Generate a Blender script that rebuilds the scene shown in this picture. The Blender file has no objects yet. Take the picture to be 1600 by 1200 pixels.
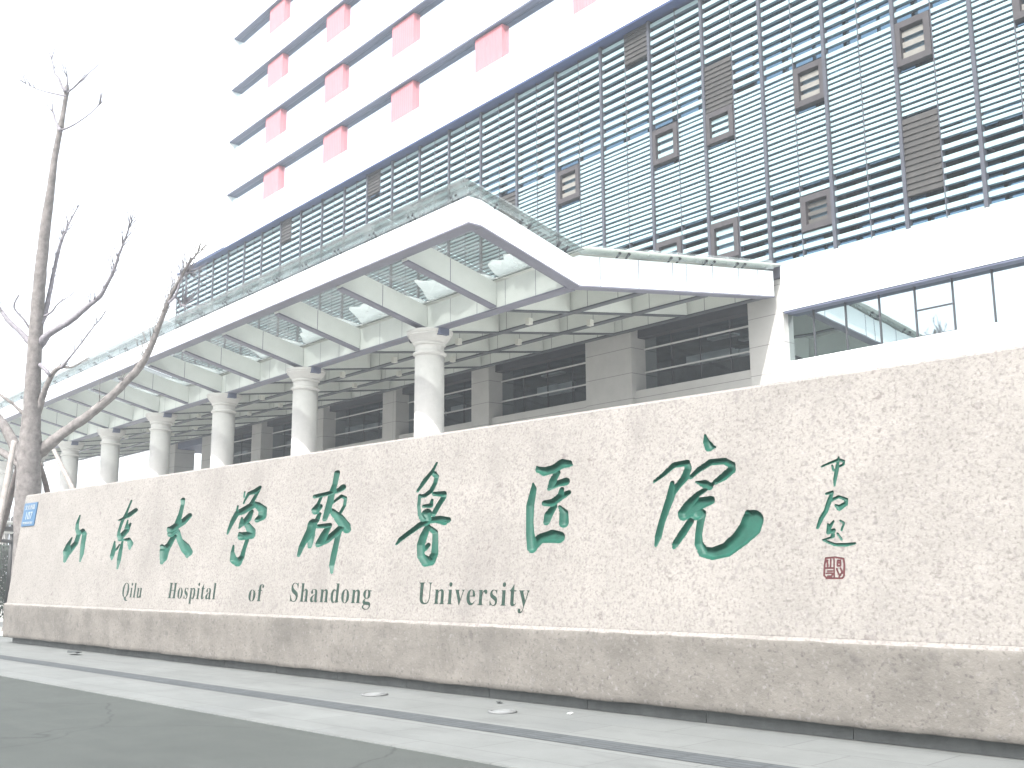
import bpy, bmesh, math, random
import numpy as np
from mathutils import Vector, Matrix, noise

random.seed(7)
SC = bpy.context.scene
COL = SC.collection

# ------------------------------------------------------------------ camera
cam = bpy.data.cameras.new("camera")
cam.sensor_width = 36.0
cam.lens = 1630.48 / 1600 * 36.0
cam.clip_end = 5000
cam.clip_start = 0.05
cam_o = bpy.data.objects.new("camera", cam)
COL.objects.link(cam_o)
CAM_H = 1.4
RGT = (0.6400075, 0.7683495, -0.0054253)
UPV = (0.1409764, -0.1104815, 0.9838290)
FWD = (-0.7553251, 0.6304228, 0.1790281)
cam_o.matrix_world = Matrix.Translation((0, 0, CAM_H)) @ Matrix((
    (RGT[0], UPV[0], -FWD[0]), (RGT[1], UPV[1], -FWD[1]), (RGT[2], UPV[2], -FWD[2]))).to_4x4()
SC.camera = cam_o

# ------------------------------------------------------------------ light
SUN_EL = math.radians(45)
SUN_H = Vector((0.38, -0.925, 0)).normalized()
sun_dir = Vector((SUN_H.x * math.cos(SUN_EL), SUN_H.y * math.cos(SUN_EL), math.sin(SUN_EL)))
sl = bpy.data.lights.new("sun", 'SUN')
sl.energy = 2.4
sl.angle = math.radians(0.5)
sl.color = (1.0, 0.975, 0.945)
so = bpy.data.objects.new("sun", sl)
COL.objects.link(so)
so.location = (20, -60, 60)
so.rotation_euler = (-sun_dir).to_track_quat('-Z', 'Y').to_euler()

world = bpy.data.worlds.new("World")
SC.world = world
world.use_nodes = True
wn_ = world.node_tree
wn_.nodes.clear()
sky = wn_.nodes.new('ShaderNodeTexSky')
sky.sky_type = 'NISHITA'
sky.sun_disc = False
sky.sun_elevation = SUN_EL
sky.sun_rotation = math.atan2(SUN_H.x, SUN_H.y)
sky.dust_density = 3.0
sky.air_density = 1.0
hs = wn_.nodes.new('ShaderNodeHueSaturation')
hs.inputs['Saturation'].default_value = 0.3
bg = wn_.nodes.new('ShaderNodeBackground')
bg.inputs['Strength'].default_value = 0.15
wo = wn_.nodes.new('ShaderNodeOutputWorld')
wn_.links.new(sky.outputs[0], hs.inputs['Color'])
wn_.links.new(hs.outputs[0], bg.inputs['Color'])
wn_.links.new(bg.outputs[0], wo.inputs['Surface'])

SC.view_settings.view_transform = 'Standard'
SC.view_settings.look = 'None'
SC.view_settings.exposure = 1.93
SC.view_settings.gamma = 1.0
SC.view_settings.use_curve_mapping = False
SC.render.engine = 'CYCLES'
SC.cycles.max_bounces = 8
SC.cycles.transparent_max_bounces = 16

# ------------------------------------------------------------------ materials
def mat(name, base, rough=0.7, metal=0.0, spec=0.3, noise_scale=None, noise_amt=0.15, bump=0.0,
        bump_scale=None, speckle=None, detail=6.0, coords='Object'):
    m = bpy.data.materials.new(name)
    m.use_nodes = True
    nt = m.node_tree
    b = nt.nodes['Principled BSDF']
    b.inputs['Base Color'].default_value = (*base, 1)
    b.inputs['Roughness'].default_value = rough
    b.inputs['Metallic'].default_value = metal
    b.inputs['Specular IOR Level'].default_value = spec
    tc = nt.nodes.new('ShaderNodeTexCoord')
    col_out = None
    if noise_scale:
        n = nt.nodes.new('ShaderNodeTexNoise')
        n.inputs['Scale'].default_value = noise_scale
        n.inputs['Detail'].default_value = detail
        n.inputs['Roughness'].default_value = 0.65
        nt.links.new(tc.outputs[coords], n.inputs['Vector'])
        r = nt.nodes.new('ShaderNodeValToRGB')
        r.color_ramp.elements[0].position = 0.3
        r.color_ramp.elements[1].position = 0.7
        r.color_ramp.elements[0].color = (*[c * (1 - noise_amt) for c in base], 1)
        r.color_ramp.elements[1].color = (*[min(1, c * (1 + noise_amt)) for c in base], 1)
        nt.links.new(n.outputs['Fac'], r.inputs['Fac'])
        col_out = r.outputs['Color']
    if speckle:
        for (sc_, lo, hi, colr, amt) in speckle:
            n2 = nt.nodes.new('ShaderNodeTexNoise')
            n2.inputs['Scale'].default_value = sc_
            n2.inputs['Detail'].default_value = 3.0
            nt.links.new(tc.outputs[coords], n2.inputs['Vector'])
            mr = nt.nodes.new('ShaderNodeMapRange')
            mr.inputs['From Min'].default_value = lo
            mr.inputs['From Max'].default_value = hi
            mr.inputs['To Max'].default_value = amt
            nt.links.new(n2.outputs['Fac'], mr.inputs['Value'])
            mx = nt.nodes.new('ShaderNodeMix')
            mx.data_type = 'RGBA'
            mx.inputs[7].default_value = (*colr, 1)
            if col_out:
                nt.links.new(col_out, mx.inputs[6])
            else:
                mx.inputs[6].default_value = (*base, 1)
            nt.links.new(mr.outputs['Result'], mx.inputs[0])
            col_out = mx.outputs[2]
    if col_out:
        nt.links.new(col_out, b.inputs['Base Color'])
    if bump:
        n3 = nt.nodes.new('ShaderNodeTexNoise')
        n3.inputs['Scale'].default_value = bump_scale or (noise_scale or 10) * 2
        n3.inputs['Detail'].default_value = 8.0
        n3.inputs['Roughness'].default_value = 0.7
        nt.links.new(tc.outputs[coords], n3.inputs['Vector'])
        bp = nt.nodes.new('ShaderNodeBump')
        bp.inputs['Strength'].default_value = bump
        bp.inputs['Distance'].default_value = 0.02
        nt.links.new(n3.outputs['Fac'], bp.inputs['Height'])
        nt.links.new(bp.outputs['Normal'], b.inputs['Normal'])
    return m

def add_brick(m, sx, sy, mortar, dark, axes='XY', squash=1.0, offset=0.5, vary=0.08):
    """multiply a brick/tile joint pattern into the base colour (joints are real grooves filled dark)"""
    nt = m.node_tree
    b = nt.nodes['Principled BSDF']
    tc = nt.nodes.new('ShaderNodeTexCoord')
    sep = nt.nodes.new('ShaderNodeSeparateXYZ')
    cmb = nt.nodes.new('ShaderNodeCombineXYZ')
    nt.links.new(tc.outputs['Object'], sep.inputs[0])
    idx = {'X': 0, 'Y': 1, 'Z': 2}
    nt.links.new(sep.outputs[idx[axes[0]]], cmb.inputs[0])
    nt.links.new(sep.outputs[idx[axes[1]]], cmb.inputs[1])
    br = nt.nodes.new('ShaderNodeTexBrick')
    br.offset = offset
    br.inputs['Scale'].default_value = 1.0
    br.inputs['Brick Width'].default_value = sx
    br.inputs['Row Height'].default_value = sy
    br.inputs['Mortar Size'].default_value = mortar
    br.inputs['Mortar Smooth'].default_value = 0.2
    br.inputs['Color1'].default_value = (1 - vary, 1 - vary, 1 - vary, 1)
    br.inputs['Color2'].default_value = (1, 1, 1, 1)
    br.inputs['Mortar'].default_value = (dark, dark, dark, 1)
    nt.links.new(cmb.outputs[0], br.inputs['Vector'])
    mx = nt.nodes.new('ShaderNodeMix')
    mx.data_type = 'RGBA'
    mx.blend_type = 'MULTIPLY'
    mx.inputs[0].default_value = 1.0
    src = b.inputs['Base Color']
    if src.is_linked:
        nt.links.new(src.links[0].from_socket, mx.inputs[6])
    else:
        mx.inputs[6].default_value = src.default_value[:]
    nt.links.new(br.outputs['Color'], mx.inputs[7])
    nt.links.new(mx.outputs[2], b.inputs['Base Color'])
    return m

def thin_glass(name, tint, dust=0.08, dust_col=(0.7, 0.75, 0.72), rough=0.02, ior=1.5):
    m = bpy.data.materials.new(name)
    m.use_nodes = True
    nt = m.node_tree
    nt.nodes.clear()
    out = nt.nodes.new('ShaderNodeOutputMaterial')
    tr = nt.nodes.new('ShaderNodeBsdfTransparent')
    tr.inputs[0].default_value = (*tint, 1)
    gl = nt.nodes.new('ShaderNodeBsdfGlossy')
    gl.inputs['Roughness'].default_value = rough
    lw = nt.nodes.new('ShaderNodeLayerWeight')      # same reflectance from both sides of the sheet
    pw = nt.nodes.new('ShaderNodeMath'); pw.operation = 'POWER'; pw.inputs[1].default_value = 5.0
    fr = nt.nodes.new('ShaderNodeMath'); fr.operation = 'MULTIPLY_ADD'
    fr.inputs[1].default_value = 0.85; fr.inputs[2].default_value = ((ior - 1) / (ior + 1)) ** 2
    nt.links.new(lw.outputs['Facing'], pw.inputs[0]); nt.links.new(pw.outputs[0], fr.inputs[0])
    mx = nt.nodes.new('ShaderNodeMixShader')
    nt.links.new(fr.outputs[0], mx.inputs[0])
    nt.links.new(tr.outputs[0], mx.inputs[1])
    nt.links.new(gl.outputs[0], mx.inputs[2])
    df = nt.nodes.new('ShaderNodeBsdfDiffuse')
    df.inputs[0].default_value = (*dust_col, 1)
    tl = nt.nodes.new('ShaderNodeBsdfTranslucent')
    tl.inputs[0].default_value = (*dust_col, 1)
    m0 = nt.nodes.new('ShaderNodeMixShader')
    m0.inputs[0].default_value = 0.5
    nt.links.new(df.outputs[0], m0.inputs[1])
    nt.links.new(tl.outputs[0], m0.inputs[2])
    tc = nt.nodes.new('ShaderNodeTexCoord')
    n = nt.nodes.new('ShaderNodeTexNoise')
    n.inputs['Scale'].default_value = 1.3
    n.inputs['Detail'].default_value = 6
    nt.links.new(tc.outputs['Object'], n.inputs['Vector'])
    mr = nt.nodes.new('ShaderNodeMapRange')
    mr.inputs['From Min'].default_value = 0.35
    mr.inputs['From Max'].default_value = 0.7
    mr.inputs['To Min'].default_value = dust * 0.5
    mr.inputs['To Max'].default_value = dust * 1.8
    nt.links.new(n.outputs['Fac'], mr.inputs['Value'])
    m1 = nt.nodes.new('ShaderNodeMixShader')
    nt.links.new(mr.outputs['Result'], m1.inputs[0])
    nt.links.new(mx.outputs[0], m1.inputs[1])
    nt.links.new(m0.outputs[0], m1.inputs[2])
    nt.links.new(m1.outputs[0], out.inputs[0])
    return m

def coated_glass(name, tint, rough=0.015, wob=0.0):
    m = bpy.data.materials.new(name)
    m.use_nodes = True
    nt = m.node_tree
    b = nt.nodes['Principled BSDF']
    b.inputs['Base Color'].default_value = (*tint, 1)
    b.inputs['Metallic'].default_value = 1.0
    b.inputs['Roughness'].default_value = rough
    if wob:
        tc = nt.nodes.new('ShaderNodeTexCoord')
        n = nt.nodes.new('ShaderNodeTexNoise')
        n.inputs['Scale'].default_value = 0.9
        n.inputs['Detail'].default_value = 1.0
        nt.links.new(tc.outputs['Object'], n.inputs['Vector'])
        bp = nt.nodes.new('ShaderNodeBump')
        bp.inputs['Strength'].default_value = wob
        bp.inputs['Distance'].default_value = 0.02
        nt.links.new(n.outputs['Fac'], bp.inputs['Height'])
        nt.links.new(bp.outputs['Normal'], b.inputs['Normal'])
    return m

M = {}
M['granite'] = mat('polished pink granite', (0.206, 0.194, 0.178), 0.6, 0, 0.2, 1.1, 0.12, 0.5, 22.0,
                   speckle=[(36.0, 0.50, 0.70, (0.105, 0.095, 0.088), 0.72), (42.0, 0.56, 0.72, (0.25, 0.232, 0.226), 0.6), (17.0, 0.55, 0.7, (0.135, 0.124, 0.12), 0.6),
                            (9.0, 0.66, 0.74, (0.12, 0.105, 0.10), 0.75)])
M['granite_rough'] = mat('rough hewn granite', (0.134, 0.125, 0.113), 0.85, 0, 0.15, 1.6, 0.22, 0.8, 8.0,
                         speckle=[(26.0, 0.57, 0.72, (0.072, 0.067, 0.063), 0.75), (22.0, 0.58, 0.72, (0.18, 0.172, 0.165), 0.7),
                                  (5.0, 0.62, 0.75, (0.082, 0.077, 0.073), 0.8)])
M['plinth'] = mat('grey plinth stone', (0.115, 0.12, 0.117), 0.8, 0, 0.2, 6.0, 0.15, 0.3)
M['green'] = mat('green carved paint', (0.009, 0.062, 0.043), 0.5, 0, 0.3, 9.0, 0.22, 0.2, 60.0)
M['green_letter'] = mat('weathered green letter paint', (0.018, 0.036, 0.028), 0.6, 0, 0.2, 30.0, 0.5)
M['red_seal'] = mat('faded red seal paint', (0.062, 0.019, 0.021), 0.7, 0, 0.2, 40.0, 0.35)
M['plaque'] = mat('blue enamel plaque', (0.022, 0.08, 0.155), 0.4, 0, 0.5, 8.0, 0.08)
M['white_paint'] = mat('white lettering paint', (0.28, 0.31, 0.33), 0.5)
M['asphalt'] = mat('asphalt', (0.060, 0.066, 0.062), 0.9, 0, 0.2, 1.2, 0.10, 0.5, 90.0,
                   speckle=[(160.0, 0.58, 0.75, (0.09, 0.095, 0.09), 0.6), (0.5, 0.5, 0.75, (0.050, 0.055, 0.052), 0.6)])
M['paving'] = mat('light grey paving', (0.148, 0.156, 0.151), 0.75, 0, 0.25, 1.6, 0.10, 0.15, 60.0,
                  speckle=[(0.8, 0.55, 0.75, (0.112, 0.12, 0.121), 0.55), (22.0, 0.63, 0.75, (0.17, 0.178, 0.178), 0.6)])
add_brick(M['paving'], 1.2, 0.6, 0.006, 0.62, 'XY', offset=0.5, vary=0.10)
def add_dirt(m, scale, lo, hi, col, amt, stretch=(1, 1, 1)):
    nt = m.node_tree; b = nt.nodes['Principled BSDF']
    tc = nt.nodes.new('ShaderNodeTexCoord'); mp = nt.nodes.new('ShaderNodeMapping')
    mp.inputs['Scale'].default_value = stretch
    n = nt.nodes.new('ShaderNodeTexNoise'); n.inputs['Scale'].default_value = scale; n.inputs['Detail'].default_value = 7; n.inputs['Roughness'].default_value = 0.7
    nt.links.new(tc.outputs['Object'], mp.inputs[0]); nt.links.new(mp.outputs[0], n.inputs['Vector'])
    mr = nt.nodes.new('ShaderNodeMapRange'); mr.inputs['From Min'].default_value = lo; mr.inputs['From Max'].default_value = hi; mr.inputs['To Max'].default_value = amt
    nt.links.new(n.outputs['Fac'], mr.inputs['Value'])
    mx = nt.nodes.new('ShaderNodeMix'); mx.data_type = 'RGBA'; mx.inputs[7].default_value = (*col, 1)
    src = b.inputs['Base Color']
    if src.is_linked: nt.links.new(src.links[0].from_socket, mx.inputs[6])
    else: mx.inputs[6].default_value = src.default_value[:]
    nt.links.new(mr.outputs['Result'], mx.inputs[0]); nt.links.new(mx.outputs[2], b.inputs['Base Color'])
def add_cracks(m, scale, width, col, amt):
    nt = m.node_tree; b = nt.nodes['Principled BSDF']
    tc = nt.nodes.new('ShaderNodeTexCoord')
    n = nt.nodes.new('ShaderNodeTexNoise'); n.inputs['Scale'].default_value = 1.5; n.inputs['Detail'].default_value = 4
    vm = nt.nodes.new('ShaderNodeVectorMath'); vm.operation = 'MULTIPLY_ADD'; vm.inputs[1].default_value = (.5, .5, .5)
    nt.links.new(tc.outputs['Object'], n.inputs['Vector']); nt.links.new(n.outputs['Color'], vm.inputs[0]); nt.links.new(tc.outputs['Object'], vm.inputs[2])
    v = nt.nodes.new('ShaderNodeTexVoronoi'); v.feature = 'DISTANCE_TO_EDGE'; v.inputs['Scale'].default_value = scale
    nt.links.new(vm.outputs[0], v.inputs['Vector'])
    mr = nt.nodes.new('ShaderNodeMapRange'); mr.inputs['From Min'].default_value = width; mr.inputs['From Max'].default_value = 0.0; mr.inputs['To Max'].default_value = amt
    nt.links.new(v.outputs['Distance'], mr.inputs['Value'])
    mx = nt.nodes.new('ShaderNodeMix'); mx.data_type = 'RGBA'; mx.inputs[7].default_value = (*col, 1)
    src = b.inputs['Base Color']; nt.links.new(src.links[0].from_socket, mx.inputs[6])
    nt.links.new(mr.outputs['Result'], mx.inputs[0]); nt.links.new(mx.outputs[2], b.inputs['Base Color'])
add_cracks(M['asphalt'], 0.33, 0.006, (0.032, 0.034, 0.033), 0.7)
add_dirt(M['asphalt'], 1.0, 0.52, 0.72, (0.078, 0.084, 0.08), 0.5, (0.25, 1.6, 1))
add_dirt(M['paving'], 1.4, 0.53, 0.70, (0.095, 0.10, 0.098), 0.55, (0.5, 1.5, 1))
add_dirt(M['granite'], 0.9, 0.56, 0.74, (0.128, 0.118, 0.112), 0.5, (1.6, 1.6, 0.45))
add_dirt(M['granite_rough'], 0.8, 0.52, 0.72, (0.085, 0.080, 0.075), 0.6, (1.3, 1.3, 0.7))
M['strip'] = mat('dark grooved paving', (0.078, 0.086, 0.090), 0.8, 0, 0.2, 3.0, 0.14, 0.2, 60.0)
add_brick(M['strip'], 0.34, 0.085, 0.018, 0.70, 'XY', offset=0.0, vary=0.12)
M['soil'] = mat('ground', (0.28, 0.275, 0.26), 0.95, 0, 0.1, 0.3, 0.2, 0.3)
M['cladding'] = mat('white aluminium cladding', (0.74, 0.79, 0.80), 0.45, 0, 0.4, 0.4, 0.03)
add_brick(M['cladding'], 1.27, 9.0, 0.006, 0.78, 'XZ', offset=0.0, vary=0.02)
M['tower_white'] = mat('white tower cladding', (0.76, 0.80, 0.81), 0.5, 0, 0.4, 0.25, 0.03)
M['panel'] = mat('canopy panel off white', (0.50, 0.52, 0.49), 0.55, 0, 0.35, 0.7, 0.07)
M['trim'] = mat('dark grey metal trim', (0.125, 0.125, 0.155), 0.5, 0, 0.3, 2.0, 0.12)
M['trim_dark'] = mat('dark rear trim', (0.065, 0.07, 0.078), 0.5, 0, 0.3)
M['navy'] = mat('navy top trim', (0.04, 0.058, 0.135), 0.5, 0, 0.3, 1.0, 0.1)
M['seam'] = mat('black joint sealant', (0.05, 0.05, 0.05), 0.9)
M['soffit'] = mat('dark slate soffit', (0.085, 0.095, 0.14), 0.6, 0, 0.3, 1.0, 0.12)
M['red'] = mat('red ribbed panel', (0.38, 0.137, 0.153), 0.6, 0, 0.3, 0.9, 0.06)
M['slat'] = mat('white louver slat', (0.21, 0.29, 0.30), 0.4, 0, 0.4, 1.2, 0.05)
M['slat_shade'] = mat('painted slat shade', (0.10, 0.16, 0.21), 0.5, 0, 0.35, 1.2, 0.08)  # darker copy of the slat colour: shade painted on undersides and backs
M['mullion'] = mat('grey louver mullion', (0.045, 0.048, 0.06), 0.5, 0, 0.3, 3.0, 0.15)
M['brown_panel'] = mat('brown grey louver panel', (0.032, 0.030, 0.028), 0.6, 0, 0.3, 2.5, 0.2)
M['brown_frame'] = mat('brown grey opening frame', (0.036, 0.032, 0.034), 0.55, 0, 0.3, 3.0, 0.2)
M['beige_blind'] = mat('dull beige blind', (0.16, 0.155, 0.14), 0.7, 0, 0.2, 2.0, 0.1)
M['dark_blind'] = mat('dull dark blind', (0.06, 0.058, 0.053), 0.7, 0, 0.2, 2.0, 0.1)
M['stone'] = mat('beige wall stone', (0.38, 0.372, 0.355), 0.7, 0, 0.25, 1.5, 0.06, 0.1, 40.0)
add_brick(M['stone'], 60.0, 1.02, 0.012, 0.45, 'XZ', offset=0.0, vary=0.03)
M['column'] = mat('cream column stone', (0.44, 0.43, 0.41), 0.7, 0, 0.2, 5.0, 0.05, 0.35, 22.0,
                  speckle=[(16.0, 0.6, 0.75, (0.36, 0.35, 0.33), 0.5)])
M['mirror'] = coated_glass('blue coated facade glass', (0.085, 0.15, 0.21), 0.02)
M['tower_glass'] = coated_glass('pale coated tower glass', (0.72, 0.80, 0.83), 0.05)
M['low_glass'] = coated_glass('grey coated window glass', (0.40, 0.46, 0.47), 0.02, 0.25)
M['dark_glass'] = thin_glass('dark window glass', (0.50, 0.55, 0.57), 0.015, (0.26, 0.29, 0.32), 0.02, 1.6)
M['roof_glass'] = thin_glass('canopy roof glass', (0.27, 0.29, 0.285), 0.16, (0.36, 0.375, 0.365))
M['glass_edge'] = thin_glass('canopy glass upstand', (0.86, 0.92, 0.91), 0.26, (0.62, 0.68, 0.68))
M['room'] = mat('dim room', (0.17, 0.19, 0.21), 0.9, 0, 0.1, 0.8, 0.3)
M['pale'] = mat('pale interior panel', (0.55, 0.57, 0.58), 0.8, 0, 0.2, 1.5, 0.15)
M['alu'] = mat('light aluminium bar', (0.48, 0.48, 0.47), 0.45, 0.0, 0.4)
M['black'] = mat('black steel', (0.03, 0.03, 0.035), 0.5, 0.0, 0.4)
M['lamp'] = mat('milky lamp housing', (0.5, 0.5, 0.45), 0.5)
M['bark'] = mat('bark', (0.165, 0.153, 0.147), 0.9, 0, 0.1, 7.0, 0.35, 1.0, 26.0)
M['bark_pale'] = mat('pale upper bark', (0.19, 0.18, 0.195), 0.9, 0, 0.1, 12.0, 0.30, 0.8, 34.0)
M['stake'] = mat('weathered wooden pole', (0.24, 0.22, 0.205), 0.9, 0, 0.1, 8.0, 0.25, 0.5)
M['stake_dark'] = mat('dark wooden pole', (0.12, 0.105, 0.10), 0.9, 0, 0.1, 8.0, 0.25, 0.5)
M['leaf'] = mat('dark evergreen leaf', (0.03, 0.055, 0.035), 0.6, 0, 0.3, 6.0, 0.4)
M['fence_dark'] = mat('dark fence metal', (0.06, 0.06, 0.06), 0.5)
M['fence_pale'] = mat('pale fence rail', (0.5, 0.5, 0.48), 0.6)
M['paper'] = mat('white litter', (0.6, 0.62, 0.6), 0.8)
M['stain'] = mat('dark scrap', (0.05, 0.055, 0.055), 0.8)
m = bpy.data.materials.new('snow')
m.use_nodes = True
nt = m.node_tree
nt.nodes.clear()
_o = nt.nodes.new('ShaderNodeOutputMaterial')
_d = nt.nodes.new('ShaderNodeBsdfDiffuse'); _d.inputs[0].default_value = (0.82, 0.88, 0.86, 1)
_t = nt.nodes.new('ShaderNodeBsdfTranslucent'); _t.inputs[0].default_value = (0.96, 0.99, 0.98, 1)
_m = nt.nodes.new('ShaderNodeMixShader'); _m.inputs[0].default_value = 0.92
nt.links.new(_d.outputs[0], _m.inputs[1]); nt.links.new(_t.outputs[0], _m.inputs[2])
_p = nt.nodes.new('ShaderNodeBsdfTransparent'); _m2 = nt.nodes.new('ShaderNodeMixShader'); _m2.inputs[0].default_value = 0.22
nt.links.new(_m.outputs[0], _m2.inputs[1]); nt.links.new(_p.outputs[0], _m2.inputs[2]); nt.links.new(_m2.outputs[0], _o.inputs[0])
M['snow'] = m
# vertical ribs on the red panels
nt = M['red'].node_tree
_w = nt.nodes.new('ShaderNodeTexWave'); _w.inputs['Scale'].default_value = 1.6; _w.bands_direction = 'X'
_tc = nt.nodes.new('ShaderNodeTexCoord'); _b = nt.nodes.new('ShaderNodeBump')
_b.inputs['Strength'].default_value = 0.5; _b.inputs['Distance'].default_value = 0.03
nt.links.new(_tc.outputs['Object'], _w.inputs['Vector']); nt.links.new(_w.outputs['Fac'], _b.inputs['Height'])
nt.links.new(_b.outputs['Normal'], nt.nodes['Principled BSDF'].inputs['Normal'])

# ------------------------------------------------------------------ mesh helpers
class MB:
    def __init__(self):
        self.v = []; self.f = []; self.mi = []; self.smooth = []
    def quad(self, a, b, c, d, mi=0):
        n = len(self.v); self.v += [tuple(a), tuple(b), tuple(c), tuple(d)]
        self.f.append((n, n + 1, n + 2, n + 3)); self.mi.append(mi); self.smooth.append(False)
    def hexa(self, p, mi=0):
        """8 points: bottom ring 0-3 (ccw from above), top ring 4-7"""
        n = len(self.v); self.v += [tuple(q) for q in p]
        for i, f in enumerate(((3, 2, 1, 0), (4, 5, 6, 7), (0, 1, 5, 4), (1, 2, 6, 5), (2, 3, 7, 6), (3, 0, 4, 7))):
            self.f.append(tuple(n + k for k in f)); self.smooth.append(False)
            self.mi.append(mi if not isinstance(mi, (list, tuple)) else mi[i])
    def box(self, x0, x1, y0, y1, z0, z1, mi=0):
        self.hexa([(x0, y0, z0), (x1, y0, z0), (x1, y1, z0), (x0, y1, z0),
                   (x0, y0, z1), (x1, y0, z1), (x1, y1, z1), (x0, y1, z1)], mi)
    def tube(self, pts, n=8, mi=0, jitter=0.0, cap=True):
        P = [Vector(p[:3]) for p in pts]; rad = [p[3] for p in pts]
        base = len(self.v); prev = None
        for i, p in enumerate(P):
            t = (P[min(i + 1, len(P) - 1)] - P[max(i - 1, 0)]).normalized()
            if prev is None:
                u = t.orthogonal().normalized()
            else:
                u = (prev - t * prev.dot(t)).normalized()
            prev = u; w = t.cross(u)
            for k in range(n):
                a = 2 * math.pi * k / n
                r = rad[i] * (1 + random.uniform(-jitter, jitter))
                q = p + (u * math.cos(a) + w * math.sin(a)) * r
                self.v.append(tuple(q))
        for i in range(len(P) - 1):
            for k in range(n):
                a = base + i * n + k; b = base + i * n + (k + 1) % n
                self.f.append((a, b, b + n, a + n)); self.mi.append(mi); self.smooth.append(True)
        if cap:
            self.f.append(tuple(base + k for k in reversed(range(n)))); self.mi.append(mi); self.smooth.append(False)
            self.f.append(tuple(base + (len(P) - 1) * n + k for k in range(n))); self.mi.append(mi); self.smooth.append(False)
    def lathe(self, cx, cy, prof, n=48, mi=0, sharp=False):
        base = len(self.v)
        for r, z in prof:
            for k in range(n):
                a = 2 * math.pi * k / n
                self.v.append((cx + r * math.cos(a), cy + r * math.sin(a), z))
        if sharp:      # own vertices for every ring so that the mouldings keep crisp edges
            for i in range(len(prof) - 1):
                q = len(self.v); self.v += self.v[base + i * n: base + (i + 2) * n]
                for k in range(n):
                    a = q + k; b = q + (k + 1) % n
                    self.f.append((a, b, b + n, a + n)); self.mi.append(mi); self.smooth.append(True)
        for i in range(len(prof) - 1) if not sharp else ():
            for k in range(n):
                a = base + i * n + k; b = base + i * n + (k + 1) % n
                self.f.append((a, b, b + n, a + n)); self.mi.append(mi); self.smooth.append(True)
        self.f.append(tuple(base + (len(prof) - 1) * n + k for k in range(n))); self.mi.append(mi); self.smooth.append(False)
        self.f.append(tuple(base + k for k in reversed(range(n)))); self.mi.append(mi); self.smooth.append(False)

def wloc(o):
    v = Vector(o.location)
    while o.parent:
        o = o.parent; v = v + Vector(o.location)
    return v

def obj(name, mb, mats, parent=None, bevel=0.0, autosmooth=None):
    """links the collected shapes as ONE mesh object; world coordinates in, local coordinates stored"""
    me = bpy.data.meshes.new(name)
    off = wloc(parent) if parent else Vector((0, 0, 0))
    me.from_pydata([(x - off.x, y - off.y, z - off.z) for x, y, z in mb.v], [], mb.f)
    for mm in (mats if isinstance(mats, (list, tuple)) else [mats]):
        me.materials.append(mm)
    me.polygons.foreach_set('material_index', mb.mi)
    me.polygons.foreach_set('use_smooth', mb.smooth)
    me.update()
    o = bpy.data.objects.new(name, me)
    COL.objects.link(o)
    if parent:
        o.parent = parent
    if bevel:
        b = o.modifiers.new('bevel', 'BEVEL'); b.width = bevel; b.segments = 2; b.limit_method = 'ANGLE'
    return o

def thing(name, label, cat, loc=(0, 0, 0), group=None):
    o = bpy.data.objects.new(name, None)
    o.empty_display_size = 0.3
    COL.objects.link(o); o.location = loc
    o['label'] = label; o['category'] = cat
    if group: o['group'] = group
    return o

def tag(o, label, cat, group=None):
    o['label'] = label; o['category'] = cat
    if group: o['group'] = group
    return o

def structure(o):
    o['kind'] = 'structure'
    return o

ORD = ['first', 'second', 'third', 'fourth', 'fifth', 'sixth', 'seventh', 'eighth', 'ninth', 'tenth', 'eleventh',
       'twelfth', 'thirteenth', 'fourteenth', 'fifteenth', 'sixteenth', 'seventeenth', 'eighteenth']

# ------------------------------------------------------------------ directions of the sign wall and the street
WA = 0.0826207
WD = Vector((math.cos(WA), math.sin(WA), 0))       # along the sign wall
WN = Vector((-math.sin(WA), math.cos(WA), 0))      # into the site
D_FACE = 8.38
BATTER = 0.23 / 2.28
def W(s, d, z):
    p = WD * s + WN * d
    return (p.x, p.y, z)
def face(s, z, depth=0.0):
    return W(s, D_FACE + BATTER * (z - 0.82) + depth, z)

# ------------------------------------------------------------------ ground, road, pavement (local axes follow the street)
def street_sheet(name, s0, s1, d0, d1, z, material, thick=None):
    mb = MB()
    if thick:
        mb.box(s0, s1, d0, d1, z - thick, z)
    else:
        mb.quad((s0, d0, z), (s1, d0, z), (s1, d1, z), (s0, d1, z))
    o = obj(name, mb, material)
    o.rotation_euler = (0, 0, WA)
    return structure(o)
street_sheet('ground', -1200, 1200, -1200, 1200, -0.05, M['soil'])
street_sheet('road', -400, 400, -14, 5.66, -0.012, M['asphalt'])
street_sheet('pavement', -120, 60, 5.66, 16, 0.0, M['paving'], 0.04)
M['forecourt_bounce'] = mat('pale concrete forecourt', (0.45, 0.45, 0.43), 0.8, 0, 0.2, 1.5, 0.1)
street_sheet('forecourt_bounce', -120, 60, 9.3, 60, 0.006, M['forecourt_bounce'])  # unseen pale sheet added to bounce light up under the canopy
street_sheet('paving_strip', -120, 60, 6.72, 7.06, 0.004, M['strip'])

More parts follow.
